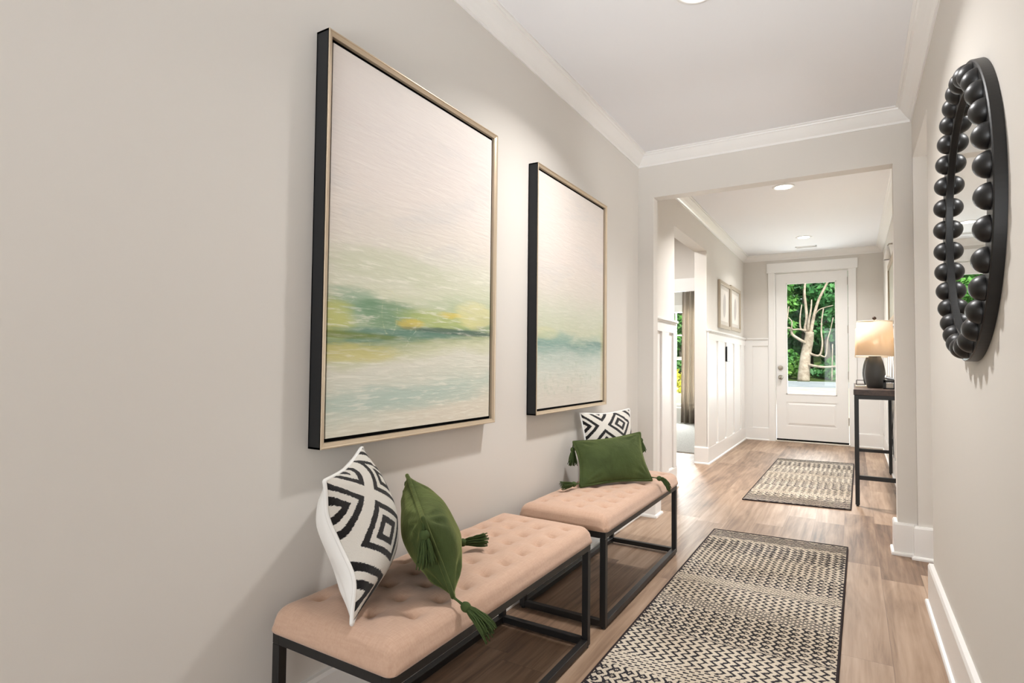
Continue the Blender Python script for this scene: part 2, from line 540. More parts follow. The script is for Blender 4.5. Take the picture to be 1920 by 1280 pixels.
# front window of the carpeted room
wd = thing('window_1', ((WX1 + WX2) / 2, WY, WZ1), kind='structure')
WM = -2.878
bm = boxes((WX1 - 0.09, WX1 + 0.03, WY - 0.02, WY + 0.05, WZ1 - 0.02, WZ2 + 0.1), (WX2 - 0.03, WX2 + 0.09, WY - 0.02, WY + 0.05, WZ1 - 0.02, WZ2 + 0.1),
           (WX1, WX2, WY - 0.02, WY + 0.05, WZ2 - 0.02, WZ2 + 0.12), (WX1 - 0.1, WX2 + 0.1, WY - 0.05, WY + 0.05, WZ1 - 0.03, WZ1), (WX1 - 0.09, WX2 + 0.09, WY - 0.02, WY, WZ1 - 0.12, WZ1 - 0.03))
struct('window_casing', bm, m_trim, wd, bevel=0.003, seg=1)
bm = boxes((WX1 + 0.02, WX2 - 0.02, WY + 0.04, WY + 0.09, 1.185, 1.245), (WM - 0.011, WM + 0.011, WY + 0.05, WY + 0.075, 1.245, WZ2), (WX1 + 0.02, WX2 - 0.02, WY + 0.05, WY + 0.075, 1.645, 1.667),
           (WX1 + 0.02, WX2 - 0.02, WY + 0.04, WY + 0.08, WZ1, WZ1 + 0.06), (WX1 + 0.02, WX1 + 0.06, WY + 0.04, WY + 0.08, WZ1, WZ2), (WX2 - 0.06, WX2 - 0.02, WY + 0.04, WY + 0.08, WZ1, WZ2))
struct('sash', bm, m_trim, wd)
struct('glass_pane', boxes((WX1 + 0.02, WX2 - 0.02, WY + 0.06, WY + 0.064, WZ1, WZ2)), m_glass, wd)

# ---------------------------------------------------------------- recessed lights, vent
def emit(name, color, strength):
    m = bpy.data.materials.new(name)
    m.use_nodes = True
    b = m.node_tree.nodes['Principled BSDF']
    b.inputs['Base Color'].default_value = (0.8, 0.8, 0.8, 1)
    b.inputs['Emission Color'].default_value = color + (1,)
    b.inputs['Emission Strength'].default_value = strength
    return m
m_led = emit('led_diffuser', (1.0, 0.97, 0.92), 20.0)
def recessed(x, y, z, power, label, spread=135):
    t = thing('recessed_light', (x, y, z), label, 'light', 'recessed ceiling lights')
    finish('trim_ring', lathe(BM(), [(0.070, -0.004), (0.076, -0.009), (0.090, -0.006), (0.094, 0.0), (0.070, 0.0)], (x, y, z), 40, 'z', False), m_trim, t, smooth=True)
    finish('diffuser', lathe(BM(), [(0.0, -0.003), (0.071, -0.003), (0.071, 0.0)], (x, y, z), 40, 'z', False), m_led, t)
    l = bpy.data.lights.new('led', 'AREA')
    l.shape, l.size, l.energy, l.color = 'DISK', 0.14, power, (1.0, 0.985, 0.975)
    l.spread = math.radians(spread)
    lo = bpy.data.objects.new('led', l)
    COL.objects.link(lo)
    lo.parent = t
    lo.location = (0, 0, -0.010)
    return t
recessed(-0.545, 2.375, ZC, 24, 'round recessed light in the hall ceiling above the benches, cut by the top edge')
recessed(-0.53, 5.665, ZF, 50, 'round recessed ceiling light just beyond the wide opening, nearer of the foyer pair')
recessed(-0.523, 8.05, ZF, 17, 'round recessed ceiling light near the front door, farther of the foyer pair')
recessed(-2.3, 6.0, ZF, 34, 'unseen round recessed ceiling light added to brighten the side passage left of the foyer', 176)  # added lamp, out of view, brightens the passage wall
vt = thing('ceiling_vent', (-0.54, 8.73, ZF), 'small white slatted air vent in the foyer ceiling above the front door', 'vent')
bm = boxes((-0.67, -0.41, 8.68, 8.695, ZF - 0.006, ZF), (-0.67, -0.41, 8.775, 8.79, ZF - 0.006, ZF), (-0.67, -0.655, 8.68, 8.79, ZF - 0.006, ZF), (-0.425, -0.41, 8.68, 8.79, ZF - 0.006, ZF))
finish('frame', bm, m_trim, vt)
bm = BM()
for i in range(6):
    box(bm, -0.655, -0.425, 8.699 + i * 0.013, 8.705 + i * 0.013, ZF - 0.005, ZF - 0.001)
finish('slats', bm, m_trim, vt)
finish('duct_shade', boxes((-0.655, -0.425, 8.695, 8.775, ZF - 0.0008, ZF)), m_glassblack, vt)  # dark sheet put in for the shade behind the slats

# ---------------------------------------------------------------- paintings
def make_painting_mat(name, pale):
    M = Mat(name, (220, 212, 204), 0.55, 0, 0.35)
    u, v, _ = M.coords('UV')
    strokes = M.noise(M.vec(u * 3.0, v * 26, pale * 3.7), 1.0, 5, 0.65, 0.8)
    cloud = M.noise(M.vec(u * 2.2, v * 4.5, 2.0 + pale * 5), 1.0, 4, 0.55, 0.7)
    fine = M.noise(M.vec(u * 9, v * 110, 1.0), 1.0, 4, 0.6, 0.3)
    vv = v + (cloud - 0.5) * 0.10 + (strokes - 0.5) * 0.05 + (u - 0.5) * -0.012
    def blob(uc, vc, su, sv, amt=1.0, rag=0.5):
        a_, b_ = (u - uc) / su, (v - vc) / sv
        d = a_ * a_ + b_ * b_ + (cloud - 0.5) * 2.6 * rag + (strokes - 0.5) * 3.2 * rag + (fine - 0.5) * 1.6 * rag
        return (1 - d.smooth(0.15, 1.25)) * amt
    vt = vv - (u - 0.5) * 0.055
    if not pale:
        base = M.ramp(vt, [(0.0, (214, 206, 190)), (0.05, (210, 206, 190)), (0.10, (190, 199, 186)), (0.135, (204, 206, 192)), (0.19, (212, 210, 196)), (0.225, (196, 198, 166)), (0.25, (164, 172, 136)),
                           (0.272, (112, 140, 116)), (0.295, (138, 162, 134)), (0.335, (178, 190, 158)), (0.39, (204, 206, 182)), (0.47, (212, 210, 194)), (0.56, (217, 209, 199)), (0.68, (221, 211, 204)), (0.86, (217, 208, 203)), (1.0, (225, 217, 211))])
        base = M.mix(blob(0.12, 0.345, 0.16, 0.05, 0.75), base, (128, 160, 134))
        base = M.mix(blob(0.30, 0.325, 0.22, 0.045, 0.8), base, (104, 140, 108))
        base = M.mix(blob(0.02, 0.30, 0.12, 0.06, 0.7), base, (192, 192, 104))
        base = M.mix(blob(0.62, 0.325, 0.30, 0.035, 0.7), base, (176, 186, 112))
        base = M.mix(blob(0.66, 0.342, 0.10, 0.012, 0.6, 0.9), base, (226, 196, 84))
        base = M.mix(blob(0.42, 0.305, 0.09, 0.018, 0.55, 0.9), base, (222, 190, 78))
        base = M.mix(blob(0.88, 0.35, 0.16, 0.05, 0.6), base, (228, 218, 164))
        base = M.mix(blob(0.10, 0.262, 0.30, 0.012, 0.85), base, (108, 124, 62))
        base = M.mix(blob(0.75, 0.290, 0.40, 0.011, 0.85), base, (74, 98, 88))
        base = M.mix(blob(0.40, 0.275, 0.45, 0.012, 0.7), base, (92, 128, 116))
        base = M.mix(blob(0.12, 0.215, 0.26, 0.030, 0.65), base, (200, 190, 118))
        base = M.mix(blob(0.45, 0.090, 0.55, 0.040, 0.55), base, (166, 188, 178))
        base = M.mix(blob(0.30, 0.46, 0.40, 0.050, 0.45), base, (190, 196, 164))
        # fine pale lines scratched and crackled into the paint
        vo = M.node('ShaderNodeTexVoronoi', feature='DISTANCE_TO_EDGE')
        vo.inputs['Scale'].default_value = 1.0
        M.nt.links.new(M.vec(u * 4 + cloud * 3.0 + strokes * 0.6, v * 7 + cloud * 2.2, 0), vo.inputs['Vector'])
        crack = 1 - E(M.nt, vo.outputs['Distance']).smooth(0.002, 0.014)
        base = M.mix(crack * v.smooth(0.16, 0.24) * (1 - v.smooth(0.40, 0.5)) * cloud.smooth(0.50, 0.62) * fine.smooth(0.36, 0.55) * 0.55, base, (224, 226, 206))
        du, dv = u - 0.30, (v - 0.33) * 1.33
        rad = (du * du * 4.0 + dv * dv)._m('SQRT')
        sw = ((rad - 0.085 + (cloud - 0.5) * 0.05).abs()).smooth(0.0, 0.008)
        base = M.mix((1 - sw) * fine.smooth(0.44, 0.6) * cloud.smooth(0.45, 0.55) * 0.5, base, (214, 214, 170))
        base = M.mix(fine.smooth(0.52, 0.62) * v.between(0.28, 0.56) * strokes.smooth(0.45, 0.6) * 0.45, base, (232, 230, 214))
        base = M.mix(fine.smooth(0.52, 0.64) * (1 - v.smooth(0.18, 0.24)) * 0.4, base, (228, 226, 212))
    else:
        base = M.ramp(vv, [(0.0, (208, 201, 190)), (0.10, (206, 204, 192)), (0.17, (196, 202, 192)), (0.22, (180, 192, 182)), (0.255, (150, 172, 162)), (0.285, (128, 156, 146)), (0.31, (168, 184, 166)), (0.345, (192, 196, 172)),
                           (0.42, (198, 200, 182)), (0.52, (210, 203, 193)), (0.66, (216, 206, 199)), (1.0, (218, 210, 203))])
        blot2 = M.noise(M.vec(u * 3.4 + 5, v * 16, 1.4), 1.0, 3, 0.5, 0.8)
        base = M.mix(v.smooth(0.25, 0.27) * (1 - v.smooth(0.28, 0.33)) * blot2.smooth(0.5, 0.65) * 0.6, base, (104, 140, 132))
        base = M.mix(blob(0.25, 0.30, 0.30, 0.03, 0.6), base, (134, 164, 152))
        base = M.mix(blob(0.80, 0.29, 0.30, 0.016, 0.6), base, (112, 142, 134))
        base = M.mix(blob(0.10, 0.32, 0.20, 0.03, 0.5), base, (206, 204, 160))
        base = M.mix((M.noise(M.vec(u * 14, v * 20, 6.0), 1.0, 4, 0.7)).smooth(0.5, 0.68) * v.between(0.05, 0.24) * 0.35, base, (160, 176, 156))
        base = M.mix(u.smooth(0.93, 1.0) * (1 - v.smooth(0.30, 0.42)) * 0.5, base, (196, 176, 120))
    veil = M.noise(M.vec(u * 1.6 + v * 2.6, v * 8 - u * 1.5, 9 + pale), 1.0, 4, 0.6, 0.5)
    base = M.mix(veil.smooth(0.48, 0.68) * v.smooth(0.45, 0.6) * 0.5, base, (203, 200, 197))
    base = M.mix(fine.smooth(0.45, 0.75) * 0.22, base, (232, 226, 216))
    M.color(base)
    M.bump(fine * 0.6 + strokes, 0.35, 0.004)
    return M.m

def painting(y0, y1, z0, z1, pale, label):
    t = thing('framed_painting', (XL, (y0 + y1) / 2, z0), label, 'painting', 'pair of paintings above the benches')
    D, FW = 0.057, 0.017
    xw, xf = XL + 0.002, XL + D
    bm = boxes((xw, xf - 0.003, y0, y0 + 0.006, z0, z1), (xw, xf - 0.003, y1 - 0.006, y1, z0, z1), (xw, xf - 0.003, y0, y1, z0, z0 + 0.006), (xw, xf - 0.003, y0, y1, z1 - 0.006, z1), (xw, xw + 0.004, y0, y1, z0, z1))
    finish('frame_side', bm, m_black_frame, t)
    # champagne face, sloping back to the inside
    bm = BM()
    o = [(y0, z0), (y1, z0), (y1, z1), (y0, z1)]
    def ring(ins, x):
        return [bm.verts.new((x, y + (ins if y == y0 else -ins), z + (ins if z == z0 else -ins))) for y, z in o]
    rs = [ring(0.0, xf - 0.006), ring(0.0, xf - 0.001), ring(0.001, xf), ring(0.004, xf), ring(0.006, xf - 0.003), ring(FW, xf - 0.007), ring(FW, xf - 0.02), ring(0.0062, xf - 0.02)]
    for a, b in zip(rs, rs[1:]):
        for i in range(4):
            bm.faces.new((a[i], a[(i + 1) % 4], b[(i + 1) % 4], b[i]))
    finish('frame_face', bm, m_champ, t)
    finish('backing', boxes((xw + 0.004, xf - 0.034, y0 + 0.006, y1 - 0.006, z0 + 0.006, z1 - 0.006)), m_gap, t)
    # stretched canvas
    bm = BM()
    c = FW + 0.0115
    box(bm, xf - 0.034, xf - 0.015, y0 + c, y1 - c, z0 + c, z1 - c)
    uv = bm.loops.layers.uv.new('UVMap')
    for f in bm.faces:
        for l in f.loops:
            l[uv].uv = ((l.vert.co.y - y0 - c) / (y1 - y0 - 2 * c), (l.vert.co.z - z0 - c) / (z1 - z0 - 2 * c))
    finish('canvas', bm, make_painting_mat('abstract_landscape_pale' if pale else 'abstract_landscape', pale), t)
    return t
PZ0, PZ1 = 0.8635, 2.1163
painting(1.1347, 2.0715, PZ0, PZ1, 0, 'nearer framed painting with a vivid green and yellow horizon band, above the nearer bench')
painting(2.4444, 3.3642, PZ0, PZ1, 1, 'farther framed painting in paler tones with a soft teal horizon band, above the farther bench')

# ---------------------------------------------------------------- benches
def make_linen():
    M = Mat('blush_linen', (198, 166, 148), 0.85, 0, 0.2, Sheen_Weight=0.25)
    x, y, z = M.coords()
    n = M.noise(M.vec(x * 260, y * 26, z * 90), 1.0, 3, 0.6)
    n2 = M.noise(M.vec(x * 26, y * 260, z * 90), 1.0, 3, 0.6)
    w = n * 0.5 + n2 * 0.5
    M.color(M.ramp(w, [(0.32, (186, 152, 130)), (0.68, (200, 167, 145))]))
    M.bump(w, 0.35, 0.0015)
    return M.m
m_linen = make_linen()
BX0, BX1 = -1.322, -0.905          # frame depth
def seat_bm(y0, y1):
    bm = BM()
    x0, x1, zb, zt, rr = BX0 - 0.006, BX1 + 0.006, 0.406, 0.472, 0.042
    NX, NY = 56, 132
    tufts = []
    rows = [x0 + 0.075 + i * 0.0925 for i in range(4)]
    for i, rx in enumerate(rows):
        k = 0
        ty = y0 + 0.105 + (0.055 if i % 2 else 0)
        while ty < y1 - 0.085:
            tufts.append((rx, ty))
            ty += 0.112
    def h(x, y):
        # domed top with rolled edges
        d = min(x - x0, x1 - x, y - y0, y1 - y)
        e = 0.0
        dx = min(x - x0, x1 - x)
        dy = min(y - y0, y1 - y)
        for q in (dx, dy):
            if q < rr:
                e += rr * 0.8 * (1 - math.sqrt(max(0.0, 1 - (1 - q / rr) ** 2)))
        z = zt + 0.012 * min(1, d / 0.1) - min(e, rr * 1.1)
        for tx, ty in tufts:
            r2 = (x - tx) ** 2 + (y - ty) ** 2
            if r2 < 0.01:
                z -= 0.011 * math.exp(-r2 / 0.00022) + 0.009 * math.exp(-r2 / 0.0016)
                # short folds running diagonally out of each tuft
                for sx in (1, -1):
                    a, b = (x - tx) * 0.64 + (y - ty) * 0.77 * sx, -(x - tx) * 0.77 * sx + (y - ty) * 0.64
                    z -= 0.0035 * math.exp(-(b / 0.006) ** 2 - (a / 0.030) ** 2)
        return z + 0.0015 * mnoise.noise(Vector((x * 9, y * 9, 0)))
    def sp(t):   # denser towards the edges
        return 0.5 - 0.5 * math.cos(PI * t) if False else t
    xs = [x0 + (x1 - x0) * (i / NX) for i in range(NX + 1)]
    ys = [y0 + (y1 - y0) * (j / NY) for j in range(NY + 1)]
    for e in (0.002, 0.005, 0.009):
        xs += [x0 + e, x1 - e]
        ys += [y0 + e, y1 - e]
    xs.sort()
    ys.sort()
    def rc(x, y):   # rounded plan corners
        r = 0.022
        cx = x0 + r if x < x0 + r else (x1 - r if x > x1 - r else None)
        cy = y0 + r if y < y0 + r else (y1 - r if y > y1 - r else None)
        if cx is not None and cy is not None:
            dx, dy = x - cx, y - cy
            m, l = max(abs(dx), abs(dy)), math.hypot(dx, dy)
            if l > 1e-9:
                return cx + dx * m / l, cy + dy * m / l
        return x, y
    g = [[bm.verts.new(rc(x, y) + (h(x, y),)) for y in ys] for x in xs]
    for i in range(len(xs) - 1):
        for j in range(len(ys) - 1):
            bm.faces.new((g[i][j], g[i + 1][j], g[i + 1][j + 1], g[i][j + 1]))
    loop = [g[i][0] for i in range(len(xs))] + [g[-1][j] for j in range(1, len(ys))] + [g[i][-1] for i in range(len(xs) - 2, -1, -1)] + [g[0][j] for j in range(len(ys) - 2, 0, -1)]
    prev = loop
    cx, cy = (x0 + x1) / 2, (y0 + y1) / 2
    for fz, bul in ((0.75, 0.004), (0.45, 0.006), (0.18, 0.004), (0.0, 0.0)):
        cur = []
        for v in loop:
            ox = bul * (1 if v.co.x > cx else -1) if abs(v.co.x - x0) < 0.004 or abs(v.co.x - x1) < 0.004 else 0
            oy = bul * (1 if v.co.y > cy else -1) if abs(v.co.y - y0) < 0.004 or abs(v.co.y - y1) < 0.004 else 0
            cur.append(bm.verts.new((v.co.x + ox, v.co.y + oy, zb + (v.co.z - zb) * fz)))
        for i in range(len(loop)):
            j = (i + 1) % len(loop)
            bm.faces.new((prev[i], prev[j], cur[j], cur[i]))
        prev = cur
    bm.faces.new(list(reversed(prev)))
    return bm

def make_bench(y0, y1, label):
    t = thing('upholstered_bench', ((BX0 + BX1) / 2, (y0 + y1) / 2, 0), label, 'bench', 'blush benches along the left wall')
    T = 0.026
    finish('seat_cushion', seat_bm(y0 - 0.004, y1 + 0.004), m_linen, t, smooth=True)
    for x in (BX0, BX1 - T):
        for y in (y0, y1 - T):
            lg = finish('leg', boxes((x, x + T, y, y + T, 0.008, 0.378)), m_black, t, bevel=0.0015, seg=1)
            finish('foot_glide', lathe(BM(), [(0.009, 0), (0.009, 0.010)], (x + T / 2, y + T / 2, 0), 12), m_glassblack, lg)
        finish('top_rail', boxes((x, x + T, y0, y1, 0.378, 0.405)), m_black, t, bevel=0.0015, seg=1)
        finish('bottom_rail', boxes((x, x + T, y0 + T, y1 - T, 0.008, 0.034)), m_black, t, bevel=0.0015, seg=1)
    for y in (y0, y1 - T):
        finish('top_rail', boxes((BX0 + T, BX1 - T, y, y + T, 0.378, 0.405)), m_black, t, bevel=0.0015, seg=1)
        finish('bottom_rail', boxes((BX0 + T, BX1 - T, y, y + T, 0.008, 0.034)), m_black, t, bevel=0.0015, seg=1)
    return t
make_bench(0.985, 2.13, 'nearer tufted blush bench on a black metal frame, under the vivid painting')
make_bench(2.288, 3.425, 'farther tufted blush bench on a black metal frame, under the pale painting')

# ---------------------------------------------------------------- pillows
def make_bw_mat():
    M = Mat('tufted_black_white_weave', (228, 222, 212), 0.95, 0, 0.1, Sheen_Weight=0.2)
    u, v, _ = M.coords('UV')
    nz = M.noise(M.vec(u * 60, v * 130, 0), 1.0, 3, 0.7)
    nz2 = M.noise(M.vec(u * 3, v * 3, 4), 1.0, 2, 0.5)
    uu = u + (nz2 - 0.5) * 0.05
    vv = v + (nz - 0.5) * 0.042
    a = (uu + vv * 1.1) * 1.5 - 2.145 - 0.11
    b = (uu - vv * 1.1) * 1.5 + 0.195 + 0.11
    fa = ((a + 0.5).frac() - 0.5).abs()
    fb = ((b + 0.5).frac() - 0.5).abs()
    m = fa.max(fb)
    ink = m.between(0.095, 0.20).max(m.between(0.295, 0.395))
    M.color(M.mix(ink, (230, 224, 214), (26, 22, 22)))
    pile = M.noise(M.vec(u * 150, v * 150, 0), 1.0, 3, 0.7)
    M.bump(pile * 1.0 + ink * 0.5, 0.8, 0.006)
    return M.m
m_bw = make_bw_mat()
m_whitecloth = plain('white_cotton', (232, 230, 226), 0.85, 0, 0.2, 30, 0.25)
def make_velvet():
    M = Mat('green_velvet', (56, 76, 38), 0.8, 0, 0.15, Sheen_Weight=0.8, Sheen_Roughness=0.4)
    M.b.inputs['Sheen Tint'].default_value = lin((168, 176, 108)) + (1,)
    u, v, w = M.coords()
    n = M.noise(M.vec(u, v, w), 9, 4, 0.6, 0.8)
    M.color(M.ramp(n, [(0.3, (50, 61, 32)), (0.7, (67, 79, 43))]))
    M.bump(M.noise(M.vec(u, v, w), 16, 4, 0.6), 0.35, 0.012)
    return M.m
m_velvet = make_velvet()
m_tassel = plain('green_yarn', (66, 80, 46), 0.9, 0, 0.15, 0)

def pillow_grid(bl, br, tl, tr, thick, n=44, pinch=0.05, seam=None, side=1, seed=1, wrinkle=0.006, expo=0.55):
    """one half of a cushion between its seam and its crown; corners in world space; returns bmesh with UV"""
    bl, br, tl, tr = (Vector(p) for p in (bl, br, tl, tr))
    nrm = (br - bl).cross(tl - bl).normalized()
    bm = BM()
    uvl = bm.loops.layers.uv.new('UVMap')
    g, uvs = [], {}
    ts = [0.5 - 0.5 * math.cos(PI * i / n) * (0.55 + 0.45 * abs(math.cos(PI * i / n)) ** 0.5) if False else i / n for i in range(n + 1)]
    ts = [0.5 * (t + (0.5 - 0.5 * math.cos(PI * t))) for t in ts]
    for u in ts:
        row = []
        for v in ts:
            pu = u + (0.5 - u) * pinch * 2 * math.sin(PI * v) ** 1.2 * abs(2 * u - 1) ** 2
            pv = v + (0.5 - v) * pinch * 2 * math.sin(PI * u) ** 1.2 * abs(2 * v - 1) ** 2
            p = bl * (1 - pu) * (1 - pv) + br * pu * (1 - pv) + tl * (1 - pu) * pv + tr * pu * pv
            s = max(0.0, math.sin(PI * u)) * max(0.0, math.sin(PI * v))
            hgt = thick * (s ** expo)
            nn = mnoise.noise(Vector((u * 3.1 + seed * 7.7, v * 3.1, side * 3.0))) * wrinkle * min(1, s * 3)
            # wrinkles fanning out of the corners
            for cu, cv in ((0, 0), (1, 0), (0, 1), (1, 1)):
                du, dv = u - cu, v - cv
                r = math.hypot(du, dv)
                if 0.02 < r < 0.5:
                    ang = math.atan2(abs(dv), abs(du))
                    nn += wrinkle * 0.7 * math.sin(ang * 13 + seed + cu * 2 + cv) * math.exp(-((r - 0.17) / 0.12) ** 2) * min(1, s * 4)
            off = seam(u, v) if seam else 0.0
            p = p + nrm * (side * (hgt + nn) + off)
            vert = bm.verts.new(p)
            uvs[vert] = (u, v)
            row.append(vert)
        g.append(row)
    for i in range(n):
        for j in range(n):
            f = bm.faces.new((g[i][j], g[i + 1][j], g[i + 1][j + 1], g[i][j + 1]) if side > 0 else (g[i][j], g[i][j + 1], g[i + 1][j + 1], g[i + 1][j]))
            for l in f.loops:
                l[uvl].uv = uvs[l.vert]
    edge = [g[i][0].co.copy() for i in range(n)] + [g[n][j].co.copy() for j in range(n)] + [g[i][n].co.copy() for i in range(n, 0, -1)] + [g[0][j].co.copy() for j in range(n, 0, -1)]
    return bm, edge, nrm

def keep_normals_finish(name, bm, m, parent):
    off = worg(parent)
    bmesh.ops.translate(bm, verts=bm.verts, vec=-off)
    me = bpy.data.meshes.new(name)
    for f in bm.faces:
        f.smooth = True
    bm.to_mesh(me)
    bm.free()
    me.materials.append(m)
    o = bpy.data.objects.new(name, me)
    COL.objects.link(o)
    o.parent = parent
    return o

def bw_pillow(bl, br, tl, tr, thick, label, seam=None, back_thick=None, seed=1):
    base = (Vector(bl) + Vector(br)) / 2
    t = thing('patterned_pillow', base, label, 'pillow', 'black and white patterned pillows')
    bmf, edge, nrm = pillow_grid(bl, br, tl, tr, thick, seam=seam, side=1, seed=seed, wrinkle=0.005, pinch=0.045)
    keep_normals_finish('patterned_front', bmf, m_bw, t)
    bmb, _, _ = pillow_grid(bl, br, tl, tr, back_thick or thick, seam=seam, side=-1, seed=seed + 2, wrinkle=0.007, pinch=0.045)
    keep_normals_finish('plain_back', bmb, m_whitecloth, t)
    bm = BM()
    tube(bm, edge + [edge[0]], 0.0055, 6)
    finish('seam_edge', bm, m_whitecloth, t, smooth=True)
    return t

def tassel(parent, at, direction, length, seed, spread=0.020, sagk=0.25):
    """cord knot, wrapped head and a skirt of yarn strands"""
    rnd = random.Random(seed)
    at, d = Vector(at), Vector(direction).normalized()
    root = at + d * 0.030
    bm = BM()
    tube(bm, [at, at + d * 0.015, root], [0.004, 0.003, 0.004], 6)
    # head
    a = d.orthogonal().normalized()
    b = d.cross(a)
    rings = []
    for k in range(9):
        tt = k / 8
        r = 0.0135 * math.sin(PI * (0.12 + 0.76 * tt)) ** 0.6
        rings.append((root + d * (tt * 0.026), r))
    tube(bm, [p for p, r in rings], [r for p, r in rings], 12)
    hd = finish('tassel', bm, m_tassel, parent, smooth=True)
    bm = BM()
    st = root + d * 0.022
    for i in range(46):
        an = rnd.uniform(0, 2 * PI)
        rr = math.sqrt(rnd.random())
        o = (a * math.cos(an) + b * math.sin(an)) * rr
        L = length * rnd.uniform(0.82, 1.05)
        sag = Vector((0, 0, -1)) - d * d.dot(Vector((0, 0, -1)))
        pts = []
        for k in range(6):
            tt = k / 5
            pts.append(st + o * (0.009 + spread * tt ** 0.8) + d * (L * tt) + sag * (sagk * L * tt * tt) + Vector((rnd.uniform(-1, 1), rnd.uniform(-1, 1), rnd.uniform(-1, 1))) * 0.0016)
        tube(bm, pts, 0.0019, 5)
    finish('yarn_skirt', bm, m_tassel, hd, smooth=True)

def green_pillow(bl, br, tl, tr, thick, label, tass, seam=None, seed=3, back_thick=None, wr=0.007):
    base = (Vector(bl) + Vector(br)) / 2
    t = thing('velvet_pillow', base, label, 'pillow', 'green velvet tasselled pillows')
    bmf, edge, nrm = pillow_grid(bl, br, tl, tr, thick, seam=seam, side=1, seed=seed, wrinkle=wr, pinch=0.05, expo=0.5)
    bmb, _, _ = pillow_grid(bl, br, tl, tr, back_thick or thick, seam=seam, side=-1, seed=seed + 4, wrinkle=wr, pinch=0.05, expo=0.5)
    keep_normals_finish('front_cover', bmf, m_velvet, t)
    keep_normals_finish('back_cover', bmb, m_velvet, t)
    bm = BM()
    tube(bm, edge + [edge[0]], 0.0065, 8)
    finish('piping', bm, m_velvet, t, smooth=True)
    for i, (at, d, L, *sg) in enumerate(tass):
        lying = abs(d[2]) < 0.15
        tassel(t, Vector(at) + Vector((0, 0, 0.016 if lying else 0)), d, L, seed * 10 + i, 0.014 if lying else 0.020, sg[0] if sg else (0.0 if lying else 0.25))
    return t

# nearer bench
def seamA(u, v):
    # the near edge (u=0) wanders: a little forward low down, back near the shoulder
    w = (1 - u) ** 2
    return w * (0.024 * math.exp(-((v - 0.27) / 0.2) ** 2) - 0.012 * math.exp(-((v - 0.75) / 0.15) ** 2))
NBp, NTp, FTp = Vector((-1.050, 0.998, 0.486)), Vector((-1.135, 0.985, 0.823)), Vector((-1.340, 1.310, 0.852))
FBp = Vector((-1.265, 1.335, 0.486))
bw_pillow(NBp, FBp, NTp, FTp, 0.108, 'black and white diamond pillow seen edge-on, standing on the nearer bench', seam=seamA, back_thick=0.088, seed=1)
gA, gB, gC, gD = (-1.285, 1.462, 0.742), (-0.992, 1.196, 0.703), (-0.925, 1.245, 0.494), (-1.175, 1.560, 0.492)
green_pillow(gC, gD, gB, gA, 0.078, 'green velvet pillow standing on the nearer bench, one tassel hanging over the seat edge',
             [(gC, (0.55, 0.10, -0.30), 0.085), (gB, (0.12, 0.02, -1), 0.075), (gA, (-0.3, 0.5, -0.8), 0.07), (gD, (0.65, 0.6, 0.04), 0.075)], seed=3, back_thick=0.088, wr=0.014)
# farther bench
b2TL, b2TR = Vector((-1.352, 3.015, 0.832)), Vector((-1.190, 3.395, 0.840))
dn = Vector((0.055, -0.025, -0.35))
bw_pillow(b2TL + dn, b2TR + dn, b2TL, b2TR, 0.070, 'black and white diamond pillow behind the green one on the farther bench', seed=5)
g2BL, g2BR, g2TL, g2TR = (-1.203, 2.692, 0.490), (-0.943, 3.053, 0.490), (-1.318, 2.853, 0.690), (-1.046, 3.163, 0.728)
green_pillow(g2BL, g2BR, g2TL, g2TR, 0.062, 'green velvet pillow facing the room on the farther bench, leaning on a patterned one',
             [(g2BL, (-0.35, -0.75, 0.02), 0.07), (g2BR, (0.80, -0.05, -0.02), 0.050, 0.9), (g2TL, (-0.02, -0.08, -1), 0.075), (g2TR, (0.10, 0.06, -1), 0.06)], seed=6)

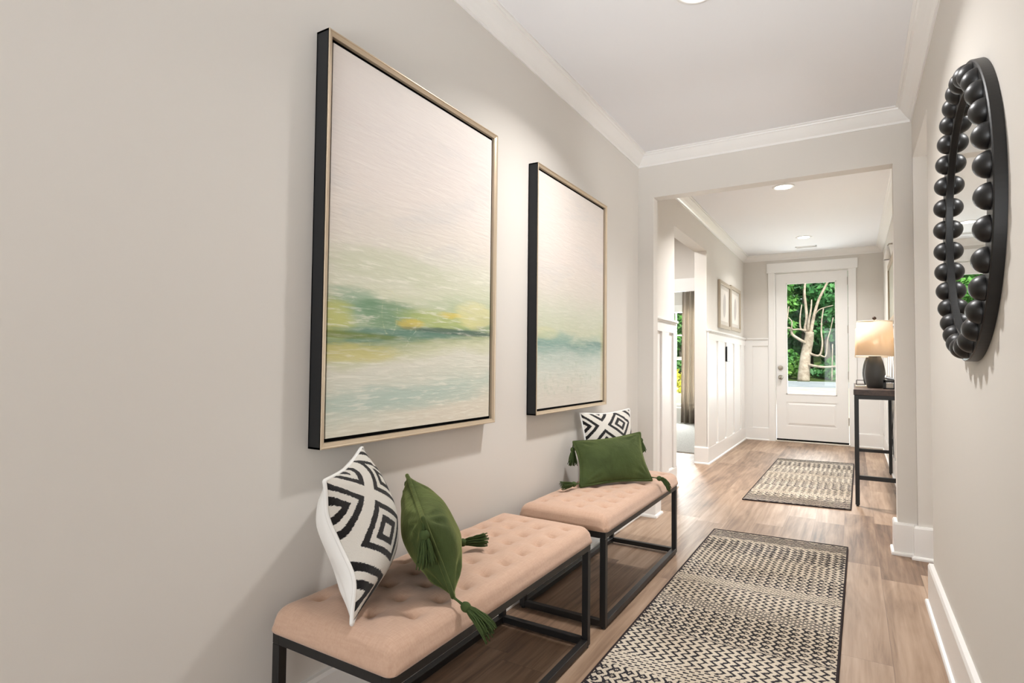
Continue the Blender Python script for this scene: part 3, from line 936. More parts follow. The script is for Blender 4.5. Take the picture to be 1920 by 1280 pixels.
# ---------------------------------------------------------------- rugs
def make_rug_mat(name, shift, k_=1.0):
    M = Mat(name, (205, 190, 170), 0.95, 0, 0.08)
    u, v, _ = M.coords('UV')       # metres: u across, v along from the far end
    wob = M.noise(M.vec(u * 60, v * 60, shift), 1.0, 2, 0.6)
    speck = M.noise(M.vec(u * 170, v * 170, shift), 1.0, 2, 0.7)
    U = u + (wob - 0.5) * 0.016
    V = v + (wob - 0.5) * 0.012
    def zig(s, p, amp, w):          # columns of zigzag lines running along the rug
        s, p, amp, w = s * 0.76 * k_, p * 0.78 * k_, amp * 0.80 * k_, w * 1.1
        return ((U + (V / p).tri() * amp) / s).frac().lt(w)
    def diam(s, t, r0, r1):         # rows and columns of open diamonds
        s, t = s * 0.76 * k_, t * 0.78 * k_
        d = ((U / s).frac() - 0.5).abs() + ((V / t).frac() - 0.5).abs()
        return d.between(r0, r1).max(d.lt(0.07))
    def dash(s, t, w, h):
        row = (V / t).floor()
        return (U / s + row * 0.5).frac().lt(w) * (V / t).frac().lt(h)
    def wave(p, t, amp, w):         # lines across the rug
        p, t, amp = p * k_, t * k_, amp * k_
        return ((V + (U / p).tri() * amp) / t).frac().lt(w)
    bands = [  # end v, pattern
        (0.022, lambda: wave(0.05, 0.02, 0.0, 0.75)),
        (0.16, lambda: wave(0.070, 0.030, 0.011, 0.68)),
        (0.20, lambda: dash(0.03, 0.014, 0.6, 0.55)),
        (0.46, lambda: zig(0.047, 0.052, 0.014, 0.42).max(diam(0.094, 0.065, 0.20, 0.36))),
        (0.475, lambda: wave(0.03, 0.015, 0.003, 0.5)),
        (0.68, lambda: zig(0.043, 0.050, 0.013, 0.36)),
        (0.69, lambda: wave(0.03, 0.015, 0.002, 0.45)),
        (0.93, lambda: diam(0.062, 0.058, 0.20, 0.42).max(zig(0.062, 0.058, 0.012, 0.24))),
        (1.02, lambda: dash(0.026, 0.013, 0.6, 0.5)),
        (1.035, lambda: wave(0.03, 0.015, 0.003, 0.5)),
        (1.25, lambda: zig(0.046, 0.052, 0.015, 0.36)),
        (1.34, lambda: dash(0.030, 0.015, 0.74, 0.64)),
        (1.64, lambda: diam(0.060, 0.056, 0.17, 0.40).max(zig(0.060, 0.056, 0.012, 0.26))),
        (1.655, lambda: wave(0.03, 0.015, 0.002, 0.5)),
        (1.90, lambda: zig(0.048, 0.054, 0.016, 0.36)),
        (2.00, lambda: dash(0.034, 0.016, 0.62, 0.5)),
        (2.15, lambda: diam(0.064, 0.060, 0.16, 0.40).max(zig(0.064, 0.060, 0.012, 0.22))),
        (2.41, lambda: wave(0.070, 0.030, 0.011, 0.68)),
        (9.0, lambda: wave(0.05, 0.02, 0.0, 0.8))]
    ink = None
    a = -9.0
    for b, f in bands:
        k = f() * v.between(a, b)
        ink = k if ink is None else ink + k
        a = b
    ink = (ink * speck.gt(0.34)).max(speck.gt(0.66) * 0.8)
    fade = M.noise(M.vec(u * 2.4, v * 2.4, 3 + shift), 1.0, 2, 0.5)
    cream = M.ramp(fade, [(0.35, (182, 168, 150)), (0.65, (203, 191, 174))])
    dark = M.ramp(fade, [(0.35, (38, 35, 36)), (0.65, (50, 48, 53))])
    M.color(M.mix(ink, cream, dark))
    M.bump(speck - ink * 0.6, 0.7, 0.004)
    return M.m

def rug(c, label, shift, k_=1.0, rows=50):
    """c: far-left, far-right, near-right, near-left on the floor"""
    fl, fr, nr, nl = (Vector((p[0], p[1], 0)) for p in c)
    t = thing('runner_rug', ((fl + nr) / 2), label, 'rug', 'cream and charcoal runner rugs')
    W_, L_ = (fr - fl).length, (nl - fl).length
    bm = BM()
    uvl = bm.loops.layers.uv.new('UVMap')
    NU = 16
    g = []
    uvs = {}
    for i in range(NU + 1):
        row = []
        for j in range(rows + 1):
            s, r = i / NU, j / rows
            p = (fl * (1 - s) + fr * s) * (1 - r) + (nl * (1 - s) + nr * s) * r
            vt_ = bm.verts.new((p.x, p.y, 0.0085 + 0.0006 * mnoise.noise(Vector((p.x * 5, p.y * 5, 0)))))
            uvs[vt_] = (s * W_, r * L_)
            row.append(vt_)
        g.append(row)
    for i in range(NU):
        for j in range(rows):
            f = bm.faces.new((g[i][j], g[i][j + 1], g[i + 1][j + 1], g[i + 1][j]))
            for l in f.loops:
                l[uvl].uv = uvs[l.vert]
    lo = [bm.verts.new((p.x, p.y, 0.001)) for p in (fl, fr, nr, nl)]
    bm.faces.new(lo)
    keep_normals_finish('woven_field', bm, make_rug_mat('runner_weave', shift, k_), t)
    bm = BM()
    e = []
    for a, b in ((fl, fr), (fr, nr), (nr, nl), (nl, fl)):
        n_ = max(2, int((b - a).length / 0.05))
        e += [a.lerp(b, k / n_) + Vector((0, 0, 0.0052)) for k in range(n_)]
    tube(bm, e + [e[0]], 0.0055, 8)
    finish('binding', bm, plain('rug_binding', (46, 38, 38), 0.9, 0, 0.1), t, smooth=True)
    return t
rug([(-0.815, 4.040), (-0.040, 4.088), (-0.068, 1.640), (-0.822, 1.590)], 'nearer cream and charcoal runner rug on the floor beside the benches', 0.0)
rug([(-0.772, 7.440), (-0.004, 7.540), (-0.027, 5.150), (-0.796, 5.055)], 'farther cream and charcoal runner rug on the foyer floor before the front door', 5.0, 1.35)

# ---------------------------------------------------------------- round mirror with beads
MY, MZ, MR = 2.16, 1.578, 0.438
mir = thing('round_mirror', (XR, MY, MZ - MR), 'round wall mirror framed by a ring of black wooden beads, on the right wall', 'mirror')
m_bead = plain('black_stained_wood', (20, 19, 19), 0.40, 0, 0.5, 14, 0.05)
def xl_(pr):   # lathe profile (r, distance from the wall) about the x axis, towards -x
    return [(r, -d) for r, d in pr]
finish('frame_ring', lathe(BM(), xl_([(0.362, 0.004), (0.362, 0.026), (0.365, 0.028), (MR - 0.003, 0.028), (MR, 0.025), (MR, 0.001), (0.362, 0.001)]), (XR, MY, MZ), 160, 'x', False), m_bead, mir)
m_mirror = plain('mirror_silver', (235, 238, 238), 0.0, 1.0)
finish('mirror_glass', lathe(BM(), xl_([(0.0, 0.017), (0.363, 0.017), (0.363, 0.002)]), (XR, MY, MZ), 96, 'x', False), m_mirror, mir)
bead0 = None
NB_ = 32
BR_ = MR - 0.040
for k in range(NB_):
    an = 2 * PI * (k + 0.5) / NB_
    by, bz = MY + BR_ * math.cos(an), MZ + BR_ * math.sin(an)
    if bead0 is None:
        bm = BM()
        pr = [(0.0340 * math.cos(a_), 0.027 + 0.034 * math.sin(a_)) for a_ in [i * PI / 2 / 10 for i in range(10)]] + [(0.0, 0.061)]
        lathe(bm, xl_([(0.0335, 0.026)] + pr), (XR, by, bz), 28, 'x', False)
        bead0 = finish('bead', bm, m_bead, mir, smooth=True)
        bead0.data.transform(Matrix.Translation(-Vector((0, by - MY, bz - MZ + MR))))
        bead0.location = (0, by - MY, bz - MZ + MR)
    else:
        c = bead0.copy()
        COL.objects.link(c)
        c.parent = mir
        c.location = (0, by - MY, bz - MZ + MR)

# ---------------------------------------------------------------- console table, lamps, things on it
def make_walnut():
    M = Mat('dark_brown_wood', (58, 42, 34), 0.4, 0, 0.5)
    x, y, z = M.coords()
    n = M.noise(M.vec(x * 30, y * 2.0, z * 30), 1.0, 4, 0.6, 0.6)
    M.color(M.ramp(n, [(0.3, (44, 31, 26)), (0.7, (74, 54, 44))]))
    return M.m
m_walnut = make_walnut()
CX0, CX1, CY0, CY1, CZ = 0.006, 0.338, 5.335, 7.085, 0.930
con = thing('console_table', ((CX0 + CX1) / 2, (CY0 + CY1) / 2, 0), 'tall narrow console table with a dark wood top and black metal legs', 'table')
finish('table_top', boxes((CX0 - 0.006, CX1 + 0.004, CY0 - 0.01, CY1 + 0.01, CZ - 0.045, CZ)), m_walnut, con, bevel=0.002, seg=1)
T = 0.030
for x in (CX0, CX1 - T):
    for y in (CY0, CY1 - T):
        lg = finish('leg', boxes((x, x + T, y, y + T, 0.012, CZ - 0.045)), m_black, con, bevel=0.0015, seg=1)
        finish('foot_glide', lathe(BM(), [(0.010, 0), (0.010, 0.014)], (x + T / 2, y + T / 2, 0), 12), m_glassblack, lg)
    finish('apron', boxes((x, x + T, CY0 + T, CY1 - T, CZ - 0.078, CZ - 0.045)), m_black, con)
for y in (CY0, CY1 - T):
    finish('apron', boxes((CX0 + T, CX1 - T, y, y + T, CZ - 0.078, CZ - 0.045)), m_black, con)
    finish('stretcher', boxes((CX0 + T, CX1 - T, y, y + T, 0.213, 0.245)), m_black, con)

def make_shade():
    m = bpy.data.materials.new('lit_linen_shade')
    m.use_nodes = True
    nt = m.node_tree
    for n in list(nt.nodes):
        if n.type != 'OUTPUT_MATERIAL':
            nt.nodes.remove(n)
    out = [n for n in nt.nodes if n.type == 'OUTPUT_MATERIAL'][0]
    tr = nt.nodes.new('ShaderNodeBsdfTranslucent')
    tr.inputs[0].default_value = lin((250, 232, 205)) + (1,)
    df = nt.nodes.new('ShaderNodeBsdfDiffuse')
    df.inputs[0].default_value = lin((245, 236, 220)) + (1,)
    x = nt.nodes.new('ShaderNodeMixShader')
    x.inputs[0].default_value = 0.5
    nt.links.new(df.outputs[0], x.inputs[1])
    nt.links.new(tr.outputs[0], x.inputs[2])
    nt.links.new(x.outputs[0], out.inputs[0])
    return m
m_shade = make_shade()
m_lampbase = plain('charcoal_ceramic', (58, 57, 54), 0.45, 0, 0.5)
m_bulb = emit('warm_bulb', (1.0, 0.78, 0.50), 14.0)
def lamp(x, y, label):
    z = CZ
    t = thing('table_lamp', (x, y, z), label, 'lamp', 'table lamps on the console')
    pr = [(0.0, 0.001), (0.055, 0.001), (0.060, 0.006), (0.070, 0.045), (0.0765, 0.090), (0.0775, 0.120), (0.075, 0.150), (0.068, 0.195), (0.058, 0.232), (0.050, 0.252), (0.046, 0.262), (0.043, 0.276), (0.030, 0.284), (0.0, 0.284)]
    finish('lamp_base', lathe(BM(), [(r, h) for r, h in pr], (x, y, z), 40), m_lampbase, t, smooth=True)
    finish('neck', lathe(BM(), [(0.011, 0.28), (0.011, 0.345), (0.017, 0.35), (0.017, 0.385), (0.0, 0.387)], (x, y, z), 16), m_nickel, t, smooth=True)
    bm = BM()
    lathe(bm, [(0.138, 0.272), (0.139, 0.272), (0.131, 0.572), (0.130, 0.572), (0.137, 0.274)], (x, y, z), 64, 'z', False)
    sh = finish('lamp_shade', bm, m_shade, t, smooth=True)
    mt = plain('cream_shade_trim', (240, 230, 212), 0.8)
    for r, h in ((0.131, 0.571), (0.139, 0.273)):
        finish('shade_trim', tube(BM(), [(x + r * math.cos(a), y + r * math.sin(a), z + h) for a in [2 * PI * i / 48 for i in range(49)]], 0.003, 6), mt, sh, smooth=True)
    bm = BM()
    tube(bm, [(x + 0.045 * math.cos(a), y, z + 0.46 + 0.108 * math.sin(a)) for a in [PI * (-0.5 + i / 14 * 1.0) for i in range(15)]], 0.0016, 6)
    tube(bm, [(x - 0.045 * math.cos(a), y, z + 0.46 + 0.108 * math.sin(a)) for a in [PI * (-0.5 + i / 14 * 1.0) for i in range(15)]], 0.0016, 6)
    tube(bm, [(x - 0.130, y, z + 0.570), (x + 0.130, y, z + 0.570)], 0.0016, 6)
    finish('harp', bm, m_nickel, t)
    finish('bulb', lathe(BM(), [(0.0, 0.385), (0.014, 0.387), (0.017, 0.405), (0.029, 0.435), (0.030, 0.450), (0.022, 0.472), (0.0, 0.482)], (x, y, z), 20), m_bulb, t, smooth=True)
    finish('finial', lathe(BM(), [(0.004, 0.568), (0.005, 0.585), (0.014, 0.590), (0.016, 0.600), (0.009, 0.612), (0.0, 0.615)], (x, y, z), 20), plain('dark_bronze', (60, 44, 36), 0.4, 0.6), t, smooth=True)
    l = bpy.data.lights.new('lamp_light', 'POINT')
    l.energy, l.color, l.shadow_soft_size = 24.0, (1.0, 0.84, 0.64), 0.034
    lo = bpy.data.objects.new('lamp_light', l)
    COL.objects.link(lo)
    lo.parent = t
    lo.location = (0, 0, 0.44)
    return t
lamp(0.160, 5.78, 'dark ceramic lamp with a lit cream drum shade on the near end of the console')
lamp(0.154, 6.70, 'second lit lamp on the console, almost hidden behind the nearer lamp')

# black wire tray frame and book, left of the lamp
bk = finish('book', boxes((0.016, 0.105, 5.86, 6.02, CZ, CZ + 0.016)), plain('cream_paper_cover', (214, 200, 178), 0.7), bevel=0.002, seg=1, origin=(0.06, 5.94, CZ))
tag(bk, 'thin cream book lying on the console left of the lamp base', 'book')
bm = BM()
q = [(0.024, 5.94, CZ + 0.019), (0.090, 5.94, CZ + 0.019), (0.090, 5.94, CZ + 0.060), (0.024, 5.94, CZ + 0.060)]
for a, b in zip(q, q[1:] + q[:1]):
    tube(bm, [a, b], 0.0032, 8)
wf = finish('wire_frame', bm, m_black, origin=(0.057, 5.94, CZ + 0.016))
tag(wf, 'small black rectangular wire frame standing on the cream book', 'frame')
# open black box stand with a silver bird
st = thing('box_stand', (0.262, 5.60, CZ), 'small open black box stand on the console right of the lamp', 'stand')
x0, x1, y0, y1, z0, z1, w = 0.212, 0.312, 5.565, 5.64, CZ, CZ + 0.074, 0.018
finish('box_frame', boxes((x0, x0 + w, y0, y1, z0, z1), (x1 - w * 1.6, x1, y0, y1, z0, z1), (x0, x1, y0, y1, z1 - 0.020, z1), (x0, x1, y0, y1, z0, z0 + 0.010)), m_black, st, bevel=0.001, seg=1)
finish('paper_stack', boxes((x0 + 0.02, x1 - 0.032, y0 + 0.02, y1 - 0.01, z0 + 0.010, z0 + 0.048)), plain('ivory_paper', (222, 212, 196), 0.8), st)
bm = BM()
pts = catmull([(0.222, 5.60, z1 + 0.022), (0.232, 5.60, z1 + 0.021), (0.246, 5.60, z1 + 0.017), (0.264, 5.60, z1 + 0.013), (0.288, 5.60, z1 + 0.006)], 4)
rads = [0.003 + 0.016 * math.sin(PI * min(1, (i + 1) / len(pts) * 0.95)) ** 0.8 * (1 - 0.45 * i / len(pts)) for i in range(len(pts))]
tube(bm, pts, rads, 12)
lathe(bm, [(0.0, -0.010), (0.007, -0.008), (0.010, 0.0), (0.007, 0.008), (0.0, 0.010)], (0.232, 5.60, z1 + 0.030), 12)
bd = finish('silver_ornament', bm, plain('polished_silver', (205, 210, 216), 0.15, 1.0), smooth=True, origin=(0.25, 5.6, z1))
tag(bd, 'small polished silver bird ornament on top of the black box stand', 'ornament')
# lamp cord hanging behind the table
for cpts in ([(0.346, 6.70, 0.93), (0.349, 6.86, 0.80), (0.345, 7.02, 0.62), (0.349, 7.15, 0.50), (0.345, 7.22, 0.38), (0.346, 7.05, 0.25), (0.352, 6.7, 0.21), (0.354, 6.4, 0.24)],
             [(0.348, 6.72, 0.92), (0.344, 6.92, 0.78), (0.350, 7.04, 0.63), (0.344, 7.12, 0.48), (0.350, 7.18, 0.34), (0.347, 7.0, 0.20), (0.353, 6.7, 0.17), (0.355, 6.4, 0.22)]):
    cdm = finish('lamp_cord', tube(BM(), catmull(cpts, 6), 0.0035, 6), m_glassblack, smooth=True, origin=(0.346, 7.0, 0.2))
    tag(cdm, 'thin black lamp cord looping down the wall behind the console', 'cord', 'lamp cords behind the console')

# framed mirror on the foyer's right wall above the console
wm = thing('wall_picture', (XG, 6.5, 1.55), 'tall taupe framed picture on the foyer right wall above the console, seen edge-on', 'picture')
px = XG - 0.030
bm = boxes((px, XG - 0.001, 5.60, 5.66, 1.55, 2.215), (px, XG - 0.001, 7.40, 7.46, 1.55, 2.215), (px, XG - 0.001, 5.66, 7.40, 1.55, 1.61), (px, XG - 0.001, 5.66, 7.40, 2.155, 2.215))
finish('frame', bm, plain('taupe_wood', (166, 152, 132), 0.5), wm, bevel=0.002, seg=1)
finish('picture_panel', boxes((XG - 0.016, XG - 0.001, 5.66, 7.40, 1.61, 2.155)), plain('pale_green_print', (196, 198, 184), 0.25, 0, 0.6), wm)
pl_ = thing('picture_light', (XG, 7.05, 2.36), 'small white wall light above the taupe picture in the foyer', 'light')
finish('shade', lathe(BM(), [(0.034, -0.145), (0.036, -0.145), (0.016, -0.02), (0.012, 0.0), (0.0, 0.0)], (XG - 0.045, 7.05, 2.37), 20, 'z', False), m_whiteplastic, pl_, smooth=True)
bm = BM()
tube(bm, [(XG, 7.05, 2.39), (XG - 0.03, 7.05, 2.39), (XG - 0.045, 7.05, 2.37)], 0.007, 8)
finish('arm', bm, m_nickel, pl_, smooth=True)

# ---------------------------------------------------------------- foyer left wall: prints, wall panel
def make_feather(name, seed):
    M = Mat(name, (214, 206, 196), 0.35, 0, 0.5)
    u, v, _ = M.coords('UV')
    du = (u - 0.5 + (v - 0.5) * -0.10)
    dv = (v - 0.5)
    d = du * du * 34 + dv * dv * 8.5
    n = M.noise(M.vec(u * 18 + v * 30, v * 22, seed), 1.0, 4, 0.7)
    k = (1 - (d + (n - 0.5) * 0.5).smooth(0.55, 1.0)) * (0.45 + n * 0.4)
    mat_ = (u - 0.5).abs().gt(0.36).max((v - 0.5).abs().gt(0.40))
    c = M.mix(k, (226, 220, 212), (150, 144, 142))
    M.color(M.mix(mat_ * 0.7, c, (186, 178, 166)))
    return M.m
m_taupe = plain('champagne_wood', (176, 164, 146), 0.45, 0.2)
def framed_print(y0, y1, z0, z1, label, seed):
    t = thing('framed_print', (XF, (y0 + y1) / 2, z0), label, 'picture', 'feather prints on the foyer wall')
    a, b, w = XF + 0.001, XF + 0.030, 0.045
    bm = boxes((a, b, y0, y0 + w, z0, z1), (a, b, y1 - w, y1, z0, z1), (a, b, y0 + w, y1 - w, z0, z0 + w), (a, b, y0 + w, y1 - w, z1 - w, z1))
    finish('frame', bm, m_taupe, t, bevel=0.003, seg=1)
    bm = boxes((a, a + 0.012, y0 + w, y1 - w, z0 + w, z1 - w))
    uv = bm.loops.layers.uv.new('UVMap')
    for f in bm.faces:
        for l in f.loops:
            l[uv].uv = ((l.vert.co.y - y0 - w) / (y1 - y0 - 2 * w), (l.vert.co.z - z0 - w) / (z1 - z0 - 2 * w))
    finish('print', bm, make_feather('feather_print', seed), t)
framed_print(7.215, 7.93, 1.565, 2.155, 'framed grey feather print on the foyer left wall, nearer the camera', 1.0)
framed_print(7.955, 8.71, 1.575, 2.175, 'framed grey feather print on the foyer left wall, nearer the front door', 7.0)
wp = thing('wall_keypad', (XF, 7.76, 1.15), 'small white keypad with a dark edge on the white wainscot, under the prints', 'keypad')
finish('backplate', boxes((XF + 0.006, XF + 0.026, 7.660, 7.865, 1.152, 1.345)), m_glassblack, wp)
finish('cover', boxes((XF + 0.026, XF + 0.032, 7.662, 7.863, 1.154, 1.343)), m_whiteplastic, wp, bevel=0.003, seg=1)

# ---------------------------------------------------------------- curtain in the carpeted room
def make_curtain_mat():
    m = bpy.data.materials.new('khaki_curtain')
    m.use_nodes = True
    nt = m.node_tree
    b = nt.nodes['Principled BSDF']
    b.inputs['Base Color'].default_value = lin((178, 168, 154)) + (1,)
    b.inputs['Roughness'].default_value = 0.85
    tr = nt.nodes.new('ShaderNodeBsdfTranslucent')
    tr.inputs[0].default_value = lin((186, 176, 164)) + (1,)
    x = nt.nodes.new('ShaderNodeMixShader')
    x.inputs[0].default_value = 0.35
    out = [n for n in nt.nodes if n.type == 'OUTPUT_MATERIAL'][0]
    nt.links.new(b.outputs[0], x.inputs[1])
    nt.links.new(tr.outputs[0], x.inputs[2])
    nt.links.new(x.outputs[0], out.inputs[0])
    return m
cu = thing('curtain', (-2.55, 10.62, 0.02), 'pleated khaki curtain beside the window of the carpeted room', 'curtain')
bm = BM()
NC = 80
cols = []
for i in range(NC + 1):
    s = i / NC
    col_ = []
    for z in (0.025, 0.6, 1.2, 1.8, 2.3, 2.56):
        fl_ = 1 - 0.10 * (z / 2.56)
        x = -2.735 + s * 0.45 * fl_ + 0.03 * (z / 2.56)
        y = 10.62 + 0.045 * math.sin(s * 2 * PI * 4.5) + 0.012 * math.sin(s * 31 + z)
        col_.append(bm.verts.new((x, y, z)))
    cols.append(col_)
for a, b in zip(cols, cols[1:]):
    for k in range(5):
        bm.faces.new((a[k], b[k], b[k + 1], a[k + 1]))
cp = keep_normals_finish('fabric_panel', bm, make_curtain_mat(), cu)
so = cp.modifiers.new('solid', 'SOLIDIFY')
so.thickness = 0.003
bm = BM()
tube(bm, [(-3.6, 10.62, 2.58), (-2.2, 10.62, 2.58)], 0.012, 10)
tube(bm, [(-2.25, 10.62, 2.58), (-2.25, 10.758, 2.58)], 0.008, 8)
finish('curtain_rod', bm, m_black, cu)

# ---------------------------------------------------------------- outdoors
def make_ground(name, c0, c1, sc):
    M = Mat(name, c0, 0.95, 0, 0.1)
    x, y, z = M.coords()
    n = M.noise(M.vec(x, y, z), sc, 5, 0.7)
    M.color(M.ramp(n, [(0.3, c0), (0.7, c1)]))
    return M.m
def strip(name, x0, x1, prof, m, label, cat):
    bm = BM()
    rows = []
    for y, z in prof:
        rows.append([bm.verts.new((x0 + (x1 - x0) * i / 30, y + 0.25 * mnoise.noise(Vector((i * 0.7, y, 0))), z)) for i in range(31)])
    for a, b in zip(rows, rows[1:]):
        for i in range(30):
            bm.faces.new((a[i], a[i + 1], b[i + 1], b[i]))
    o = finish(name, bm, m, smooth=True)
    return tag(o, label, cat, kind='structure')
strip('ground_yard', -16, 12, [(11.4, -0.1), (13.5, 0.30), (15, 0.40), (20.1, 0.40)], make_ground('dry_grass', (196, 184, 144), (222, 212, 178), 3), None, None)
strip('ground_road', -16, 12, [(20.0, 0.385), (27.0, 0.40)], make_ground('asphalt', (128, 134, 140), (156, 160, 164), 2), None, None)
strip('ground_woods', -22, 18, [(26.9, 0.41), (30, 0.5), (39, 0.9), (42, 2.5), (46, 5.5)], make_ground('leaf_litter', (48, 66, 34), (82, 96, 50), 2), None, None)
struct('floor_porch', boxes((-1.4, 1.4, 9.30, 11.4, -0.25, -0.06)), plain('porch_concrete', (178, 174, 168), 0.85))
for i in (0,):
    lm = plain('leafy_green', (84, 142, 62), 0.6)
def make_leaf(name, c0, c1):
    m = bpy.data.materials.new(name)
    m.use_nodes = True
    nt = m.node_tree
    b = nt.nodes['Principled BSDF']
    oi = nt.nodes.new('ShaderNodeTexCoord')
    n = nt.nodes.new('ShaderNodeTexNoise')
    n.inputs['Scale'].default_value = 1.6
    n.inputs['Detail'].default_value = 4
    nt.links.new(oi.outputs['Object'], n.inputs['Vector'])
    r = nt.nodes.new('ShaderNodeValToRGB')
    r.color_ramp.elements[0].position, r.color_ramp.elements[1].position = 0.35, 0.65
    r.color_ramp.elements[0].color, r.color_ramp.elements[1].color = lin(c0) + (1,), lin(c1) + (1,)
    nt.links.new(n.outputs['Fac'], r.inputs[0])
    nt.links.new(r.outputs[0], b.inputs['Base Color'])
    b.inputs['Roughness'].default_value = 0.55
    tr = nt.nodes.new('ShaderNodeBsdfTranslucent')
    nt.links.new(r.outputs[0], tr.inputs[0])
    x = nt.nodes.new('ShaderNodeMixShader')
    x.inputs[0].default_value = 0.3
    out = [q_ for q_ in nt.nodes if q_.type == 'OUTPUT_MATERIAL'][0]
    nt.links.new(b.outputs[0], x.inputs[1])
    nt.links.new(tr.outputs[0], x.inputs[2])
    nt.links.new(x.outputs[0], out.inputs[0])
    return m
m_leaf = [make_leaf('leaves_mid', (70, 132, 62), (122, 182, 84)), make_leaf('leaves_deep', (52, 112, 64), (88, 152, 82)), make_leaf('leaves_bright', (120, 176, 72), (172, 214, 108))]
m_bark = make_ground('grey_bark', (78, 70, 60), (120, 110, 98), 8)
def leaf_cloud(bm, rnd, blobs, n, size):
    wts = [b[3] ** 2 for b in blobs]
    for _ in range(n):
        cx, cy, cz, r = rnd.choices(blobs, wts)[0]
        d = Vector((rnd.gauss(0, 1), rnd.gauss(0, 1), rnd.gauss(0, 1))).normalized()
        p = Vector((cx, cy, cz)) + d * r * (rnd.random() ** 0.35)
        nm = (d + Vector((rnd.uniform(-1, 1), rnd.uniform(-1, 1), rnd.uniform(-0.2, 1.2)))).normalized()
        a = nm.orthogonal().normalized()
        a.rotate(Matrix.Rotation(rnd.uniform(0, 2 * PI), 3, nm))
        b = nm.cross(a)
        s = size * rnd.uniform(0.6, 1.3)
        v = [bm.verts.new(p + a * s), bm.verts.new(p + b * s * 0.5 + nm * s * 0.1), bm.verts.new(p - a * s), bm.verts.new(p - b * s * 0.5 + nm * s * 0.1)]
        bm.faces.new(v)
def tree(x, y, z, hgt, half, lm, n, seed, label, group, low=0.15, leaf=0.15):
    rnd = random.Random(seed)
    t = thing('leafy_tree' if hgt > 2 else 'leafy_bush', (x, y, z), label, 'tree' if hgt > 2 else 'bush', group)
    bm = BM()
    pts = [(x + rnd.uniform(-.08, .08) * k, y, z - 0.1 + hgt * 0.75 * k / 4) for k in range(5)]
    tr_ = 0.16 if hgt > 2 else 0.03
    tube(bm, pts, [tr_, tr_ * 0.8, tr_ * 0.7, tr_ * 0.5, tr_ * 0.3], 8)
    finish('trunk', bm, m_bark, t, smooth=True)
    blobs = []
    for _ in range(18):
        h_ = rnd.uniform(low, 0.94)
        blobs.append((x + rnd.uniform(-1, 1) * half * 0.55, y + rnd.uniform(-1, 1) * half * 0.55, z + hgt * h_, rnd.uniform(0.35, 0.6) * half))
    bm = BM()
    leaf_cloud(bm, rnd, blobs, n, leaf)
    for v in bm.verts:      # crowns of neighbours do not grow into each other
        v.co.x = x + max(-half, min(half, v.co.x - x))
        v.co.y = y + max(-half, min(half, v.co.y - y))
        v.co.z = max(v.co.z, z + 0.02)
    keep_normals_finish('foliage', bm, lm, t)
GD, GW = 'trees in the woods beyond the front door', 'trees outside the carpeted room window'
LD, LW = 'leafy green tree in the woods beyond the front door glass', 'leafy green tree outside the carpeted room window'
k = 0
for r, (y, hh, lf, n) in enumerate([(30.4, 6.4, 0.15, 4200), (32.7, 7.2, 0.18, 3600), (35.0, 8.0, 0.22, 3200), (37.3, 9.0, 0.26, 3000)]):
    for i in range(7):
        x = -12.2 + i * 2.24 + (1.12 if r % 2 else 0)
        tree(x, y, 0.5 + r * 0.1, hh + (i * 37 % 5) * 0.3, 1.10, m_leaf[(i + r) % 2 if r < 2 else 1], n, 40 + 10 * r + i, LW if x < -4.9 else LD, GW if x < -4.9 else GD, 0.03, lf)
for i, (x, y, h_, w_, l_) in enumerate([(-2.72, 28.4, 1.1, 0.44, 2), (-2.05, 28.9, 0.85, 0.38, 2), (-0.62, 28.6, 1.0, 0.55, 0), (0.52, 28.6, 1.3, 0.55, 0), (-3.8, 28.7, 1.5, 0.6, 0)]):
    tree(x, y, 0.44, h_, w_, m_leaf[l_], 1100, 170 + i, 'low leafy bush at the edge of the woods beyond the front door glass', 'bushes beyond the front door', 0.2, 0.12)
fl2 = thing('flowering_shrub', (-3.02, 11.6, 0.3), 'yellow-green shrub just outside the carpeted room window', 'shrub')
bm = BM()
leaf_cloud(bm, random.Random(5), [(-3.05, 11.75, 0.72, 0.24), (-3.2, 11.8, 0.85, 0.2), (-2.95, 11.8, 0.6, 0.2)], 420, 0.045)
keep_normals_finish('foliage', bm, make_leaf('leaves_yellow', (150, 170, 40), (226, 206, 70)), fl2)
bm = BM()
tube(bm, [(-3.05, 11.75, 0.0), (-3.06, 11.76, 0.8)], 0.02, 6)
finish('stem', bm, m_bark, fl2)
struct('trim_10', boxes((-4.6, -1.7, 11.45, 11.7, -0.2, 0.52)), plain('stone_ledge', (196, 184, 164), 0.85, 0, 0.2, 12, 0.5), bevel=0.02)

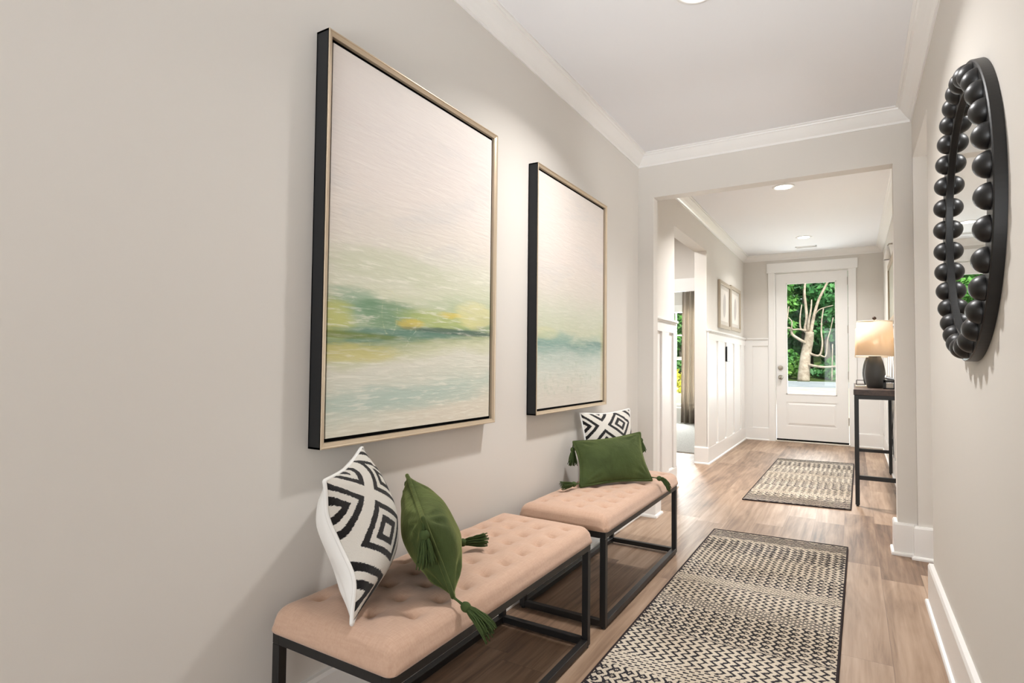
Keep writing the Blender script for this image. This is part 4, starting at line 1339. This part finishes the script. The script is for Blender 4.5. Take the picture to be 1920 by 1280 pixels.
# pale bare tree in front of the woods, given by pixel-free metres at y = 27.4
YT = 27.4
def tp(px_, pz_, dy=0.0):
    return (px_, YT + dy, pz_)
bt = thing('bare_tree', (-1.85, YT, 0.42), 'pale bare tree with twisted branches, beyond the front door glass', 'tree')
m_pale = make_ground('pale_bark', (134, 118, 102), (192, 178, 162), 5)
bm = BM()
tube(bm, catmull([(-1.84, YT, 0.38), (-1.80, YT, 0.95), (-1.74, YT + .05, 1.55), (-1.62, YT + .05, 2.15), (-1.58, YT, 2.52)], 5), [0.25 - 0.0045 * i for i in range(21)], 12)
finish('trunk', bm, m_pale, bt, smooth=True)
for i, (pts, r0, r1) in enumerate([
    ([(-1.62, 0, 2.45), (-1.76, .1, 2.62), (-1.70, .15, 3.1), (-1.74, .2, 3.7), (-1.78, .2, 4.3), (-1.72, .3, 5.0)], 0.10, 0.05),
    ([(-1.66, 0, 2.55), (-1.60, -.1, 3.0), (-1.52, -.1, 3.5), (-1.50, 0, 3.9)], 0.07, 0.03),
    ([(-1.72, 0, 2.58), (-1.92, -.1, 2.65), (-1.94, -.1, 3.15), (-1.88, 0, 3.7)], 0.06, 0.025),
    ([(-1.66, 0, 2.0), (-1.95, -.2, 2.18), (-2.24, -.2, 2.42), (-2.28, -.2, 2.66), (-2.48, -.1, 2.75), (-2.44, 0, 3.2), (-2.38, 0, 3.65)], 0.085, 0.03),
    ([(-1.76, 0, 2.60), (-2.0, -.2, 2.63), (-2.24, -.3, 2.64), (-2.24, -.3, 2.95), (-2.38, -.2, 3.15)], 0.05, 0.02),
    ([(-1.56, 0, 2.42), (-1.48, .1, 2.9), (-1.40, .1, 3.3), (-1.24, .2, 3.9), (-0.98, .3, 4.5), (-0.72, .3, 5.1), (-0.6, .3, 5.5)], 0.095, 0.04),
    ([(-1.42, .1, 3.2), (-1.22, 0, 3.45), (-0.95, 0, 3.56), (-0.70, 0, 3.62)], 0.035, 0.018),
    ([(-1.62, 0, 1.62), (-1.35, -.2, 1.50), (-1.18, -.2, 1.56), (-1.10, -.2, 2.0), (-1.14, -.1, 2.5), (-1.12, -.1, 3.0), (-1.06, 0, 3.5)], 0.06, 0.03),
    ([(-1.2, -.2, 1.52), (-0.98, -.2, 1.48), (-0.92, -.2, 2.1), (-0.80, -.1, 2.6), (-0.70, -.1, 3.1)], 0.04, 0.02),
    ([(-1.74, 0, 1.15), (-1.40, -.3, 1.06), (-1.0, -.4, 1.02), (-0.55, -.4, 1.06)], 0.075, 0.05),
    ([(-0.78, .2, 0.42), (-0.76, .2, 1.2), (-0.74, .2, 2.0)], 0.035, 0.03)]):
    bm = BM()
    P_ = catmull([(a, YT + b, c) for a, b, c in pts], 4)
    r0, r1 = r0 * 0.82, r1 * 0.75
    tube(bm, P_, [r0 + (r1 - r0) * j / (len(P_) - 1) for j in range(len(P_))], 8)
    finish('branch', bm, m_pale, bt, smooth=True)
